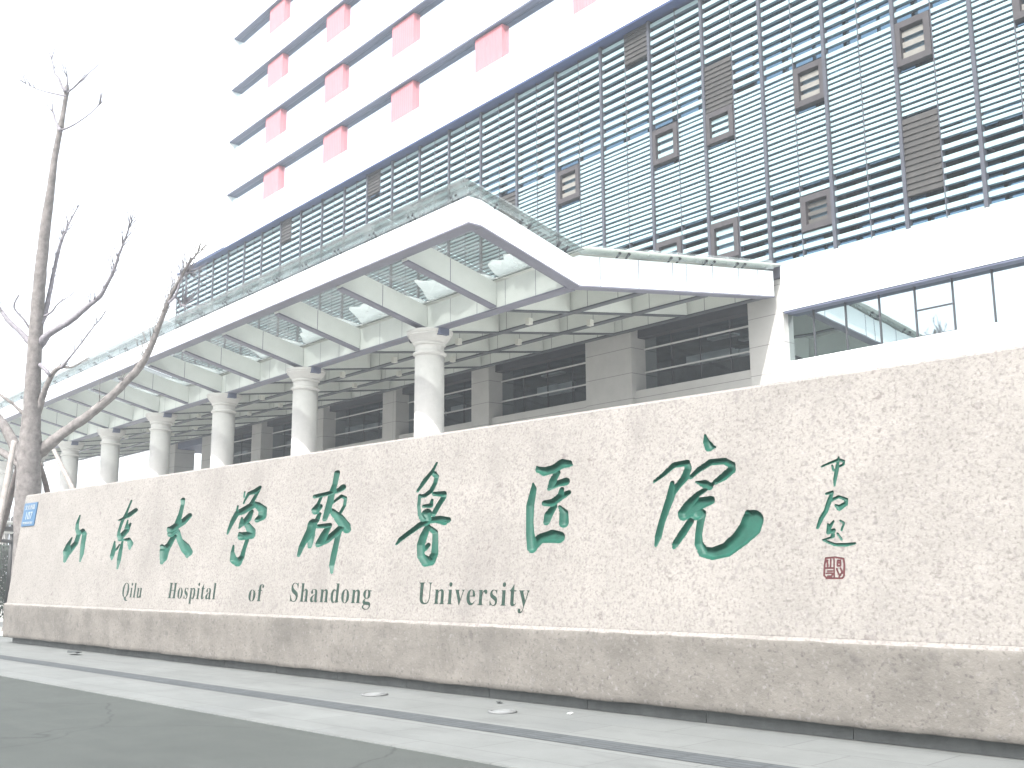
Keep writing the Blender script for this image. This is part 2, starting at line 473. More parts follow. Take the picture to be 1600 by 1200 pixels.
CHARS = {
  'shan': (2.473, [[(-20.994,2.593,0.0163),(-21.055,2.432,0.0327),(-21.029,2.328,0.0386),(-20.894,2.22,0.0445),(-20.967,2.046,0.0475),(-21.15,1.918,0.0445)],[(-20.885,2.242,0.0445),(-20.742,2.286,0.0416),(-20.623,2.212,0.0475),(-20.623,2.038,0.0475),(-20.593,1.835,0.0416),(-20.619,1.684,0.0163)],[(-21.214,2.156,0.0163),(-21.337,2.01,0.0475),(-21.38,1.893,0.0668),(-21.335,1.833,0.0668),(-21.371,1.7,0.0327)],[(-20.967,2.046,0.0505),(-21.261,1.876,0.0668)]]),
  'dong': (2.292, [[(-18.749,2.772,0.0166),(-18.875,2.557,0.0249),(-19.006,2.397,0.0304),(-19.073,2.234,0.0276),(-19.069,2.137,0.0304),(-18.936,2.12,0.0553),(-18.755,2.223,0.0525),(-18.643,2.342,0.0221)],[(-18.775,2.409,0.0152),(-18.786,2.265,0.0345)],[(-18.513,2.582,0.0414),(-18.762,2.504,0.047),(-18.994,2.452,0.0249),(-19.158,2.424,0.0152)],[(-19.016,2.122,0.0414),(-18.969,2.079,0.0484),(-18.848,2.049,0.0207)],[(-18.856,2.029,0.0193),(-18.878,1.873,0.0359),(-18.887,1.683,0.0387),(-18.895,1.535,0.0166)],[(-19.189,2.03,0.0152),(-19.181,1.879,0.0414),(-19.204,1.77,0.0414),(-19.194,1.701,0.0152)],[(-18.96,1.97,0.0152),(-19.068,1.877,0.0207)],[(-18.851,2.056,0.0166),(-18.603,2.056,0.0345),(-18.512,1.973,0.0525),(-18.512,1.886,0.0207)]]),
  'da': (2.121, [[(-16.742,2.678,0.0403),(-16.722,2.599,0.0341),(-16.758,2.431,0.0372),(-16.82,2.263,0.0542),(-16.89,2.173,0.0465)],[(-16.427,2.393,0.0465),(-16.606,2.301,0.0588),(-16.844,2.234,0.0619),(-17.057,2.179,0.0542),(-17.114,2.204,0.031)],[(-17.004,2.115,0.0619),(-16.886,2.158,0.0619)],[(-16.885,2.05,0.0465),(-17.007,1.915,0.0542),(-17.144,1.826,0.0852),(-17.138,1.702,0.0697),(-17.18,1.626,0.0341)],[(-17.27,1.906,0.0341),(-17.144,1.826,0.0697)],[(-16.782,2.139,0.0465),(-16.638,1.982,0.0465),(-16.409,1.856,0.0774),(-16.277,1.779,0.0697),(-16.306,1.72,0.031)]]),
  'xue': (1.922, [[(-14.271,2.742,0.0256),(-14.429,2.681,0.0398),(-14.585,2.662,0.0284),(-14.681,2.553,0.0156),(-14.698,2.511,0.0156)],[(-14.715,2.691,0.0156),(-14.709,2.612,0.0156)],[(-14.267,2.728,0.0213),(-14.361,2.621,0.0284),(-14.445,2.526,0.0313)],[(-14.451,2.499,0.0426),(-14.269,2.461,0.0498),(-14.107,2.384,0.064),(-14.097,2.287,0.064),(-14.229,2.237,0.0426)],[(-14.431,2.469,0.0569),(-14.683,2.397,0.0569),(-14.867,2.362,0.0455),(-14.974,2.238,0.0398),(-15.053,2.112,0.0256),(-15.079,2.049,0.0156)],[(-14.868,2.477,0.0156),(-14.884,2.377,0.0213)],[(-14.433,2.371,0.0355),(-14.514,2.262,0.0569),(-14.684,2.185,0.0426),(-14.739,2.13,0.0171)],[(-14.695,2.284,0.0171),(-14.712,2.186,0.0284)],[(-14.52,2.179,0.0426),(-14.358,2.062,0.064),(-14.344,2.006,0.0597),(-14.638,2.0,0.064),(-14.703,2.044,0.0256)],[(-14.457,1.926,0.0313),(-14.507,1.802,0.0313),(-14.543,1.679,0.0398),(-14.644,1.597,0.064),(-14.791,1.641,0.0569),(-14.848,1.753,0.0313),(-14.842,1.858,0.0156)]]),
  'qi': (1.741, [[(-12.241,2.816,0.0422),(-12.264,2.659,0.0377),(-12.309,2.556,0.0452),(-12.336,2.421,0.0482),(-12.375,2.288,0.0482),(-12.419,2.177,0.0362)],[(-12.061,2.601,0.0452),(-12.193,2.556,0.0332),(-12.5,2.529,0.0301),(-12.738,2.512,0.0301)],[(-12.572,2.487,0.0211),(-12.633,2.391,0.0271),(-12.712,2.319,0.0422)],[(-12.573,2.358,0.0392),(-12.67,2.309,0.0603)],[(-12.566,2.251,0.0301),(-12.614,2.162,0.0362),(-12.713,2.121,0.0678),(-12.735,2.031,0.0678),(-12.857,1.898,0.0482),(-12.931,1.793,0.0422),(-12.976,1.681,0.0271)],[(-12.737,2.106,0.0603),(-12.72,1.955,0.0603),(-12.716,1.804,0.0332)],[(-12.571,2.078,0.0301),(-12.284,2.082,0.0362),(-12.39,1.96,0.0528),(-12.485,1.843,0.0528)],[(-12.509,1.829,0.0452),(-12.298,1.883,0.0482),(-12.031,2.022,0.0482)],[(-12.291,2.389,0.0181),(-12.077,2.482,0.0241),(-11.97,2.446,0.0226),(-11.977,2.343,0.0226),(-12.059,2.244,0.0226)],[(-12.271,2.283,0.0377),(-12.071,2.17,0.0633),(-11.898,2.047,0.0678),(-11.854,2.009,0.0528)],[(-12.031,2.022,0.0377),(-12.067,1.877,0.0377),(-12.105,1.674,0.0422),(-12.129,1.529,0.0377),(-12.111,1.435,0.0211)]]),
  'lu': (1.556, [[(-10.07,2.789,0.0148),(-10.141,2.692,0.0215),(-10.283,2.572,0.0296),(-10.405,2.45,0.0188)],[(-10.105,2.655,0.0323),(-10.047,2.611,0.0296),(-10.068,2.531,0.0269),(-10.138,2.434,0.0296),(-10.247,2.386,0.0269),(-10.352,2.378,0.0242)],[(-10.354,2.392,0.0215),(-10.357,2.263,0.0215),(-10.319,2.139,0.0242),(-10.258,2.083,0.0336)],[(-10.071,2.396,0.0269),(-9.885,2.385,0.0376),(-9.88,2.345,0.0336),(-9.969,2.243,0.0323),(-10.048,2.141,0.0323)],[(-10.26,2.251,0.0215),(-10.114,2.251,0.0296),(-10.102,2.317,0.0188)],[(-10.183,2.147,0.0672),(-10.174,2.079,0.047)],[(-9.764,2.056,0.0376),(-9.927,2.076,0.0403),(-10.11,2.063,0.0403),(-10.291,2.017,0.0376),(-10.512,1.917,0.0323),(-10.674,1.84,0.0296),(-10.742,1.78,0.0148)],[(-9.82,2.026,0.0336),(-9.965,2.058,0.0336)],[(-10.141,1.985,0.0376),(-10.208,1.867,0.0511),(-10.246,1.762,0.0511),(-10.227,1.63,0.047),(-10.123,1.549,0.0564),(-10.022,1.561,0.0564),(-9.963,1.651,0.0457),(-9.972,1.795,0.0376),(-9.987,1.913,0.0349),(-10.097,1.97,0.0296)],[(-10.1,1.759,0.0296),(-10.155,1.707,0.0269)],[(-10.138,1.582,0.0538),(-10.138,1.582,0.0538)]]),
  'yi': (1.374, [[(-8.286,2.604,0.0119),(-8.26,2.569,0.0367),(-8.159,2.54,0.0518),(-8.026,2.557,0.0486),(-7.898,2.607,0.0561),(-7.796,2.599,0.041),(-7.744,2.581,0.0119)],[(-7.964,2.509,0.0378),(-8.03,2.416,0.041),(-8.069,2.343,0.027)],[(-8.055,2.353,0.0302),(-7.94,2.389,0.0378),(-7.825,2.403,0.0453)],[(-7.877,2.32,0.027),(-7.9,2.247,0.0324)],[(-7.773,2.277,0.0281),(-7.899,2.236,0.0432),(-8.012,2.178,0.0432),(-8.13,2.179,0.0345)],[(-7.979,2.134,0.0345),(-8.06,2.042,0.0486),(-8.083,1.968,0.0378)],[(-7.899,2.13,0.0162),(-7.828,2.053,0.0486),(-7.82,1.947,0.054)],[(-8.331,2.414,0.0119),(-8.318,2.347,0.0367),(-8.355,2.163,0.0475),(-8.346,1.967,0.0432),(-8.327,1.837,0.0486),(-8.284,1.686,0.0593)],[(-8.285,1.697,0.0593),(-8.158,1.789,0.054),(-7.983,1.806,0.0734),(-7.88,1.792,0.0647)]]),
  'yuan': (1.209, [[(-5.975,2.742,0.0127),(-5.96,2.676,0.0323),(-5.923,2.62,0.0462)],[(-5.854,2.61,0.0127),(-5.924,2.625,0.0439)],[(-6.593,2.321,0.0162),(-6.476,2.385,0.0231),(-6.347,2.472,0.03),(-6.188,2.483,0.0323),(-6.171,2.423,0.037),(-6.212,2.331,0.0393),(-6.296,2.254,0.0346),(-6.365,2.176,0.0346)],[(-6.362,2.294,0.0231),(-6.379,2.153,0.0439),(-6.426,2.037,0.0393),(-6.48,1.899,0.0346),(-6.518,1.759,0.037),(-6.545,1.672,0.0162)],[(-6.14,2.332,0.0208),(-6.044,2.401,0.0277),(-5.906,2.466,0.0323),(-5.742,2.465,0.0323),(-5.655,2.418,0.0323),(-5.66,2.373,0.0404),(-5.753,2.311,0.0393),(-5.847,2.266,0.0254)],[(-6.068,2.281,0.0127),(-5.97,2.257,0.0416),(-5.914,2.23,0.0393),(-5.874,2.251,0.0173)],[(-5.962,2.199,0.0231),(-6.051,2.158,0.0277),(-6.147,2.07,0.0462),(-6.229,1.982,0.0462)],[(-5.897,2.092,0.0439),(-6.035,2.065,0.0635),(-6.131,2.012,0.0693),(-6.214,1.958,0.052)],[(-6.06,1.974,0.0693),(-6.06,1.974,0.0693)],[(-6.128,1.897,0.0346),(-6.209,1.796,0.0393),(-6.305,1.678,0.0346),(-6.318,1.65,0.0208)],[(-5.991,1.971,0.0404),(-6.009,1.881,0.037),(-6.027,1.768,0.0346),(-6.024,1.677,0.0416),(-5.967,1.598,0.052),(-5.859,1.579,0.0601),(-5.7,1.615,0.0693),(-5.546,1.72,0.0808),(-5.445,1.815,0.0982),(-5.42,1.88,0.0982),(-5.472,1.953,0.0289)]]),
  'sig': (1.091, [[(-4.707,2.332,0.0093),(-4.621,2.36,0.0113),(-4.541,2.38,0.0144),(-4.49,2.366,0.0103),(-4.496,2.335,0.0124),(-4.542,2.317,0.0103)],[(-4.543,2.401,0.0103),(-4.559,2.298,0.0185),(-4.579,2.205,0.0165),(-4.583,2.153,0.0093)],[(-4.604,2.333,0.0093),(-4.593,2.29,0.0124)],[(-4.663,2.085,0.0124),(-4.606,2.097,0.0144),(-4.635,2.021,0.0227),(-4.67,1.93,0.0206),(-4.716,1.869,0.0206),(-4.751,1.788,0.0144)],[(-4.63,2.021,0.0154),(-4.545,2.052,0.0144),(-4.473,2.023,0.0165),(-4.479,1.987,0.0206),(-4.54,1.954,0.0268),(-4.574,1.977,0.0124)],[(-4.598,1.839,0.0103),(-4.638,1.784,0.0185),(-4.649,1.743,0.0185),(-4.593,1.762,0.0165),(-4.616,1.702,0.0124),(-4.593,1.721,0.0103)],[(-4.649,1.815,0.0103),(-4.649,1.743,0.0185)],[(-4.531,1.841,0.0103),(-4.498,1.82,0.0103),(-4.521,1.76,0.0103)],[(-4.56,1.73,0.0103),(-4.522,1.679,0.0103)],[(-4.701,1.678,0.0093),(-4.661,1.662,0.0124),(-4.583,1.635,0.0144),(-4.473,1.632,0.0165),(-4.397,1.643,0.0103)],[(-4.701,1.678,0.0093),(-4.594,1.706,0.0093)]]),
  'seal': (1.107, [[(-4.674,1.52,0.009),(-4.686,1.459,0.008),(-4.691,1.369,0.009),(-4.67,1.347,0.008),(-4.521,1.347,0.008),(-4.504,1.368,0.009),(-4.499,1.468,0.008),(-4.507,1.513,0.009),(-4.585,1.527,0.008),(-4.674,1.52,0.009)],[(-4.657,1.5,0.008),(-4.658,1.449,0.008)],[(-4.627,1.504,0.008),(-4.63,1.447,0.008)],[(-4.68,1.434,0.008),(-4.597,1.434,0.008)],[(-4.596,1.509,0.007),(-4.595,1.359,0.007)],[(-4.563,1.498,0.008),(-4.535,1.498,0.008),(-4.536,1.453,0.008),(-4.565,1.453,0.008),(-4.563,1.498,0.008)],[(-4.658,1.409,0.007),(-4.614,1.409,0.007)],[(-4.67,1.389,0.007),(-4.608,1.389,0.007),(-4.62,1.364,0.007),(-4.659,1.364,0.007)],[(-4.572,1.428,0.008),(-4.553,1.383,0.008)],[(-4.536,1.433,0.008),(-4.52,1.398,0.008),(-4.548,1.363,0.008)],[(-4.565,1.478,0.007),(-4.535,1.478,0.007)]]),
}
TREE = {
  'trunk': [(-29.62,8.04,1.75,0.3542),(-29.42,7.9,3.07,0.3373),(-29.25,7.81,4.07,0.3036),(-29.14,7.76,4.73,0.2867),(-29.0,7.7,5.56,0.2277),(-28.82,7.62,6.56,0.194),(-28.61,7.55,7.72,0.1771),(-28.39,7.48,8.88,0.1569),(-28.22,7.45,9.71,0.145),(-28.0,7.43,10.7,0.1282),(-27.81,7.43,11.53,0.1012),(-27.66,7.42,12.2,0.0843),(-27.46,7.44,12.94,0.0708),(-27.43,7.45,13.06,0.0843),(-27.35,7.46,13.36,0.0607),(-27.23,7.47,13.85,0.059),(-27.2,7.46,13.99,0.0742),(-27.16,7.46,14.14,0.0337)],
  'A': [(-29.47,7.86,4.39,0.2042),(-29.25,7.95,4.59,0.2037),(-28.98,8.12,4.78,0.1693),(-28.55,8.42,5.13,0.1351),(-28.1,8.75,5.47,0.1263),(-27.72,9.01,5.77,0.1176),(-27.32,9.27,6.13,0.1089),(-26.92,9.52,6.53,0.1003),(-26.63,9.67,6.84,0.1),(-26.38,9.76,7.21,0.0881),(-26.14,9.82,7.6,0.0746),(-25.89,9.88,8.04,0.0629),(-25.64,9.94,8.47,0.0528),(-25.43,10.01,8.76,0.0494),(-25.24,10.06,8.98,0.0427),(-25.02,10.13,9.25,0.036),(-24.84,10.19,9.39,0.0261),(-24.68,10.23,9.53,0.013)],
  'A2': [(-25.71,9.91,8.31,0.0412),(-25.5,10.02,8.49,0.0329),(-25.32,10.06,8.83,0.0263),(-25.14,10.13,9.06,0.0164),(-25.01,10.23,8.96,0.0098)],
  'A3': [(-25.61,9.96,8.5,0.033),(-25.54,10.13,8.41,0.0248),(-25.55,10.22,8.26,0.0198),(-25.5,10.29,8.4,0.0099)],
  'B': [(-28.78,7.63,7.28,0.0846),(-28.54,7.7,7.49,0.1181),(-28.32,7.76,7.63,0.0924),(-28.0,7.94,7.8,0.0837),(-27.66,8.14,7.97,0.0801),(-27.26,8.37,8.27,0.0698),(-26.91,8.57,8.51,0.0596),(-26.67,8.63,8.74,0.0495),(-26.39,8.71,9.1,0.0411),(-26.14,8.74,9.49,0.0328),(-25.89,8.78,9.83,0.0261),(-25.69,8.79,10.08,0.0195),(-25.51,8.8,10.26,0.013)],
  'C': [(-28.49,7.62,7.95,0.0675),(-28.49,7.7,8.24,0.0711),(-28.43,7.77,8.85,0.0578),(-28.41,7.81,9.29,0.0512),(-28.38,7.87,9.79,0.0479),(-28.36,7.93,10.2,0.0412),(-28.35,8.02,10.53,0.031),(-28.32,8.12,10.85,0.0208),(-28.21,8.28,11.31,0.0139)],
  'D': [(-28.3,7.65,8.12,0.0336),(-28.05,7.76,8.23,0.0234),(-27.83,7.82,8.39,0.0184),(-27.56,7.95,8.51,0.0133),(-27.38,7.99,8.54,0.0083)],
  'E': [(-28.72,7.51,7.39,0.0928),(-28.87,7.41,7.57,0.0761),(-29.08,7.22,7.84,0.0645),(-29.29,7.03,8.08,0.0613),(-29.47,6.87,8.37,0.0546),(-29.68,6.64,8.75,0.0428),(-29.88,6.4,9.19,0.0258)],
  'F': [(-29.06,7.8,5.49,0.0846),(-28.88,7.83,5.73,0.1013),(-28.69,7.85,6.02,0.0842),(-28.5,7.87,6.28,0.0772),(-28.3,7.92,6.55,0.0669),(-28.11,7.98,6.7,0.0584),(-27.91,8.08,6.76,0.0466),(-27.68,8.24,6.73,0.0232),(-27.41,8.4,6.86,0.0132),(-27.19,8.52,6.94,0.0082)],
  'F2': [(-27.91,8.04,6.72,0.0399),(-27.68,8.13,6.92,0.0282),(-27.41,8.25,7.18,0.0231),(-27.13,8.38,7.48,0.0198),(-26.87,8.49,7.74,0.0164),(-26.65,8.58,7.9,0.0098)],
  'F3': [(-28.56,7.69,6.87,0.0538),(-28.39,7.78,6.73,0.0502),(-28.22,7.87,6.56,0.0434)],
  'G': [(-27.0,7.41,13.88,0.0435),(-27.12,7.32,14.04,0.0336),(-27.2,7.25,14.28,0.0252),(-27.31,7.17,14.43,0.0169),(-27.36,7.12,14.7,0.0135),(-27.43,7.06,14.95,0.0135)],
  'G2': [(-27.0,7.41,13.88,0.0268),(-26.91,7.39,14.07,0.0184),(-26.83,7.35,14.28,0.0083)],
  'G3': [(-27.24,7.41,12.86,0.0502),(-27.38,7.34,13.07,0.0336),(-27.5,7.3,13.29,0.0253),(-27.61,7.24,13.57,0.0118)],
  'G4': [(-26.99,7.43,13.85,0.0268),(-26.93,7.6,14.06,0.0185),(-26.8,7.82,14.38,0.0135),(-26.71,8.02,14.66,0.0085)],
  'G5': [(-27.22,7.43,12.89,0.0268),(-26.87,7.61,12.96,0.0183),(-26.44,7.86,13.18,0.0116),(-26.07,8.02,13.42,0.0066)],
  'G6': [(-27.02,7.42,13.76,0.0251),(-27.43,7.15,13.92,0.0168),(-27.85,6.85,14.12,0.0119),(-28.26,6.54,14.42,0.0085)],
  'H': [(-29.07,7.61,5.56,0.059),(-29.34,7.47,5.75,0.0475),(-29.6,7.34,5.95,0.0409),(-29.93,7.12,6.19,0.0343),(-30.27,6.86,6.51,0.0207)],
  'I': [(-29.48,7.77,4.39,0.1529),(-29.74,7.67,4.58,0.1367),(-29.98,7.54,4.97,0.1461),(-30.23,7.38,5.37,0.1297),(-30.52,7.2,5.7,0.1218),(-30.85,6.94,6.16,0.105),(-31.17,6.65,6.79,0.0704)],
  'I2': [(-29.5,7.79,4.22,0.1019),(-29.93,7.65,4.42,0.0943),(-30.37,7.47,4.66,0.0952),(-30.83,7.28,4.86,0.0874)],
  'J': [(-28.65,7.07,8.69,0.0202),(-28.85,7.02,8.38,0.0236),(-28.79,7.28,8.06,0.027),(-28.78,7.5,7.74,0.0305)],
}
STAKES = [[(-28.42,7.18,4.79,0.0685),(-28.18,7.05,4.02,0.0707),(-27.97,6.92,3.13,0.0728),(-27.79,6.77,2.18,0.0779)],[(-30.13,7.78,4.39,0.0778),(-30.73,7.8,3.66,0.084),(-31.34,7.82,2.9,0.0885),(-31.97,7.8,2.13,0.0931)],[(-29.77,8.21,4.39,0.0623),(-30.17,8.49,3.97,0.0702),(-30.59,8.78,3.42,0.0747),(-30.98,9.27,2.3,0.0793)],[(-27.8,7.98,4.57,0.0489),(-27.39,8.07,4.14,0.0548),(-26.95,8.22,3.6,0.0604),(-26.51,8.4,2.95,0.0628)]]
# ------------------------------------------------------------------ the stone sign wall
S_L, S_R, Z_TOP = -24.15, 3.0, 3.15
wall = thing('sign_wall', 'long pale granite sign wall with green carved Chinese calligraphy on a rough darker base', 'sign wall', W(-10.5, 8.4, 0))

def dist_field(strokes, k, S, Zg):
    """signed distance to the brush strokes, measured in wall height units, width scaled by k"""
    best = np.full(S.shape, 9.0)
    X = S / k
    for st in strokes:
        for (a, b) in zip(st[:-1], st[1:]):
            ax, az, ar = a[0] / k, a[1], a[2]; bx, bz, br = b[0] / k, b[1], b[2]
            dx, dz = bx - ax, bz - az; L = dx * dx + dz * dz
            t = np.clip(((X - ax) * dx + (Zg - az) * dz) / L, 0, 1) if L > 1e-12 else np.zeros(S.shape)
            d = np.hypot(X - ax - t * dx, Zg - az - t * dz) - (ar + t * (br - ar))
            best = np.minimum(best, d)
    return best

NICE = {'shan': 'first carved green character, a small three pronged mountain shape', 'dong': 'second carved green character, narrow with a crossed top',
        'da': 'third carved green character, a striding figure shape', 'xue': 'fourth carved green character with a hooked tail',
        'qi': 'fifth carved green character, the most tangled one', 'lu': 'sixth carved green character with a looped lower half',
        'yi': 'seventh carved green character with an open right side', 'yuan': 'eighth carved green character, the largest with a long hooked stroke',
        'sig': 'column of three small green signature characters', 'seal': 'small square red seal below the signature'}
face_mb = MB()
stone_faces = face_mb
cols = [['shan'], ['dong'], ['da'], ['xue'], ['qi'], ['lu'], ['yi'], ['yuan'], ['seal', 'sig']]
s_cur = S_L + 0.02
def face_quad(s0, s1, z0, z1):
    n = max(1, int((s1 - s0) / 0.6))
    for i in range(n):
        a = s0 + (s1 - s0) * i / n; b = s0 + (s1 - s0) * (i + 1) / n
        face_mb.quad(face(a, z0), face(b, z0), face(b, z1), face(a, z1))
ZB = 0.845
for grp in cols:
    spans = []
    for ch in grp:
        k, st = CHARS[ch]
        a = np.array([p for s in st for p in s]); r = a[:, 2].max()
        spans.append((a[:, 0].min() - r * k - 0.03, a[:, 0].max() + r * k + 0.03, a[:, 1].min() - r - 0.03, a[:, 1].max() + r + 0.03))
    sa = min(q[0] for q in spans); sb = max(q[1] for q in spans)
    face_quad(s_cur, sa, ZB, Z_TOP)
    z_cur = ZB
    for ch, sp in zip(grp, spans):
        k, st = CHARS[ch]
        fine = ch in ('sig', 'seal')
        cell = 0.006 if fine else 0.008
        z0 = max(sp[2], z_cur + 0.001); z1 = sp[3]
        face_mb.quad(face(sa, z_cur), face(sb, z_cur), face(sb, z0), face(sa, z0))
        nz = int((z1 - z0) / cell) + 1; ns = int((sb - sa) / (cell * min(k, 1.35))) + 1
        ss = np.linspace(sa, sb, ns + 1); zz = np.linspace(z0, z1, nz + 1)
        SG, ZG = np.meshgrid(ss, zz)
        sd = dist_field(st, k, SG, ZG)
        dm = 0.006 if ch == 'seal' else (0.018 if fine else 0.055)
        ref = 0.012 if fine else 0.045
        t = np.clip(-sd / ref, 0, 1)
        depth = dm * (1 - (1 - t) ** 2)
        # pull the grid points nearest the outline onto it, so that the cut edge runs clean
        cu = (ss[1] - ss[0]) / k; cz = zz[1] - zz[0]
        gz, gu = np.gradient(sd, cz, cu)
        gl = np.maximum(gz ** 2 + gu ** 2, 1e-4)
        near = (np.abs(sd) < 0.55 * max(cu, cz)) & (gl > .2)
        near[0, :] = near[-1, :] = False; near[:, 0] = near[:, -1] = False
        SG = np.where(near, SG - np.clip(sd * gu / gl, -.6 * cu, .6 * cu) * k, SG); ZG = np.where(near, ZG - np.clip(sd * gz / gl, -.6 * cz, .6 * cz), ZG)
        sdc = np.where(near, 0.0, sd); depth = np.where(near, 0.0, depth)
        depth[0, :] = depth[-1, :] = 0; depth[:, 0] = depth[:, -1] = 0
        cmb = MB(); idx = {}; idx2 = {}
        cen = (sdc[:-1, :-1] + sdc[1:, :-1] + sdc[:-1, 1:] + sdc[1:, 1:]) / 4
        def vid(mbx, dic, i, j):
            q = dic.get((i, j))
            if q is None:
                q = len(mbx.v); dic[(i, j)] = q
                mbx.v.append(face(float(SG[i, j]), float(ZG[i, j]), float(depth[i, j])))
            return q
        lim = -1e-5
        for i in range(nz):
            for j in range(ns):
                tgt, dic = (cmb, idx) if cen[i, j] < lim else (face_mb, idx2)
                tgt.f.append((vid(tgt, dic, i, j), vid(tgt, dic, i, j + 1), vid(tgt, dic, i + 1, j + 1), vid(tgt, dic, i + 1, j)))
                tgt.mi.append(0); tgt.smooth.append(tgt is cmb)
        nm = 'carved_seal' if ch == 'seal' else ('carved_signature' if ch == 'sig' else 'carved_character')
        o = obj(nm, cmb, M['red_seal'] if ch == 'seal' else M['green'], wall)
        o['label'] = NICE[ch]
        z_cur = z1
    face_mb.quad(face(sa, z_cur), face(sb, z_cur), face(sb, Z_TOP), face(sa, Z_TOP))
    s_cur = sb
face_quad(s_cur, S_R, ZB, Z_TOP)
# the rest of the upper stone: top, back, ends, with a small chamfer along the top front edge
TH = 0.75
nT = 46
for i in range(nT):
    a = S_L + (S_R - S_L) * i / nT; b = S_L + (S_R - S_L) * (i + 1) / nT
    if i == 0: a = S_L + 0.02
    za = Z_TOP + 0.03; f0 = BATTER * (Z_TOP - 0.82)
    face_mb.quad(face(a, Z_TOP), face(b, Z_TOP), W(b, D_FACE + f0 + 0.04, za), W(a, D_FACE + f0 + 0.04, za))
    face_mb.quad(W(a, D_FACE + f0 + 0.04, za), W(b, D_FACE + f0 + 0.04, za), W(b, D_FACE + TH, za), W(a, D_FACE + TH, za))
face_mb.quad(W(S_R, D_FACE + TH, ZB), W(S_L + .02, D_FACE + TH, ZB), W(S_L + .02, D_FACE + TH, Z_TOP + .03), W(S_R, D_FACE + TH, Z_TOP + .03))
for se, fl in ((S_L + .02, 0), (S_R, 1)):
    q = [W(se, D_FACE + TH, ZB), W(se, D_FACE, ZB), face(se, Z_TOP), W(se, D_FACE + 0.23 + .04, Z_TOP + .03), W(se, D_FACE + TH, Z_TOP + .03)]
    n = len(face_mb.v); face_mb.v += q
    face_mb.f.append(tuple(range(n, n + 5)) if not fl else tuple(reversed(range(n, n + 5)))); face_mb.mi.append(0); face_mb.smooth.append(False)
obj('upper_slab', face_mb, M['granite'], wall)

# rough base course: a displaced grid, with a chamfered upper lip, its sun highlight helped by paler granite colour
bb = MB(); prof = [(0.09, 0.12), (0.015, 0.125), (0.0, 0.135)]
for i in range(11):
    prof.append((0.0 - 0.034 * (i + 1) / 11, 0.135 + 0.655 * (i + 1) / 11))
prof += [(-0.03, 0.808), (-0.008, 0.838), (0.012, 0.844)]
NS = 420
for i in range(NS + 1):
    s = S_L - 0.04 + (S_R + 0.04 - S_L) * i / NS
    for j, (d, z) in enumerate(prof):
        n1 = noise.noise(Vector((s * 1.7, z * 3.1, 0.3))); n2 = noise.noise(Vector((s * 6.0, z * 8.0, 5.3)))
        amt = 0.0 if j == 0 or j == len(prof) - 1 else 1.0
        dd = d + amt * (0.010 * n1 + 0.008 * n2)
        zz = z + amt * (0.012 * n1 * (1 if j < 4 else 0.4) + (0.010 * n2 if j >= len(prof) - 4 else 0.006 * n2))
        bb.v.append(W(s, D_FACE + dd - 0.004, zz))
NP = len(prof)
for i in range(NS):
    for j in range(NP - 1):
        a = i * NP + j
        bb.f.append((a, a + NP, a + NP + 1, a + 1)); bb.mi.append(1 if j >= NP - 3 else 0); bb.smooth.append(True)
for i0, fl in ((0, 1), (NS, 0)):   # ends
    s = S_L - 0.04 if fl else S_R
    n = len(bb.v)
    ring = [bb.v[i0 * NP + j] for j in range(NP)] + [W(s, D_FACE + TH + .05, 0.84), W(s, D_FACE + TH + .05, 0.12)]
    bb.v += ring
    bb.f.append(tuple(range(n, n + len(ring))) if not fl else tuple(reversed(range(n, n + len(ring))))); bb.mi.append(0); bb.smooth.append(False)
bb.quad(W(S_L - .04, D_FACE + .012, .841), W(S_R, D_FACE + .012, .841), W(S_R, D_FACE + TH + .05, .84), W(S_L - .04, D_FACE + TH + .05, .84))
bb.quad(W(S_R, D_FACE + TH + .05, .12), W(S_L - .04, D_FACE + TH + .05, .12), W(S_L - .04, D_FACE + TH + .05, .84), W(S_R, D_FACE + TH + .05, .84))
obj('rough_base', bb, [M['granite_rough'], M['granite']], wall)
pb = MB()
nn = 18
for i in range(nn):
    a = S_L + 0.05 + (S_R - S_L - .1) * i / nn; b = S_L + 0.05 + (S_R - S_L - .1) * (i + 1) / nn - 0.008
    pb.hexa([W(a, 8.55, -.03), W(b, 8.55, -.03), W(b, 9.1, -.03), W(a, 9.1, -.03), W(a, 8.55, .119), W(b, 8.55, .119), W(b, 9.1, .119), W(a, 9.1, .119)])
obj('plinth', pb, M['plinth'], wall)

# engraved English line: serif letters, one mesh per word
def serif(t):
    return ''.join(chr(0x1D400 + ord(c) - 65) if 'A' <= c <= 'Z' else chr(0x1D41A + ord(c) - 97) if 'a' <= c <= 'z' else c for c in t)
def text_mesh(body, extrude=0.004, space=1.0, thin=0.0):
    c = bpy.data.curves.new('lettering', 'FONT'); c.body = body; c.size = 1.0; c.extrude = extrude; c.space_character = space
    c.resolution_u = 3; c.offset = thin
    o = bpy.data.objects.new('lettering', c); COL.objects.link(o)
    bpy.context.view_layer.update()
    dg = bpy.context.evaluated_depsgraph_get()
    me = o.evaluated_get(dg).to_mesh()
    v = [tuple(q.co) for q in me.vertices]; f = [tuple(p.vertices) for p in me.polygons]
    o.evaluated_get(dg).to_mesh_clear()
    bpy.data.objects.remove(o); bpy.data.curves.remove(c)
    return v, f
def place_text(v, f, s0, s1, zb, zh, fn, extra=0.0):
    """fit letters between s0 and s1; zh = height of a capital above the baseline zb"""
    xs = [p[0] for p in v]; x0, x1 = min(xs), max(xs)
    mb = MB()
    for p in v:
        mb.v.append(fn(s0 + (p[0] - x0) / (x1 - x0) * (s1 - s0), zb + p[1] / 0.70 * zh, -p[2]))
    mb.f = list(f); mb.mi = [0] * len(f); mb.smooth = [False] * len(f)
    return mb
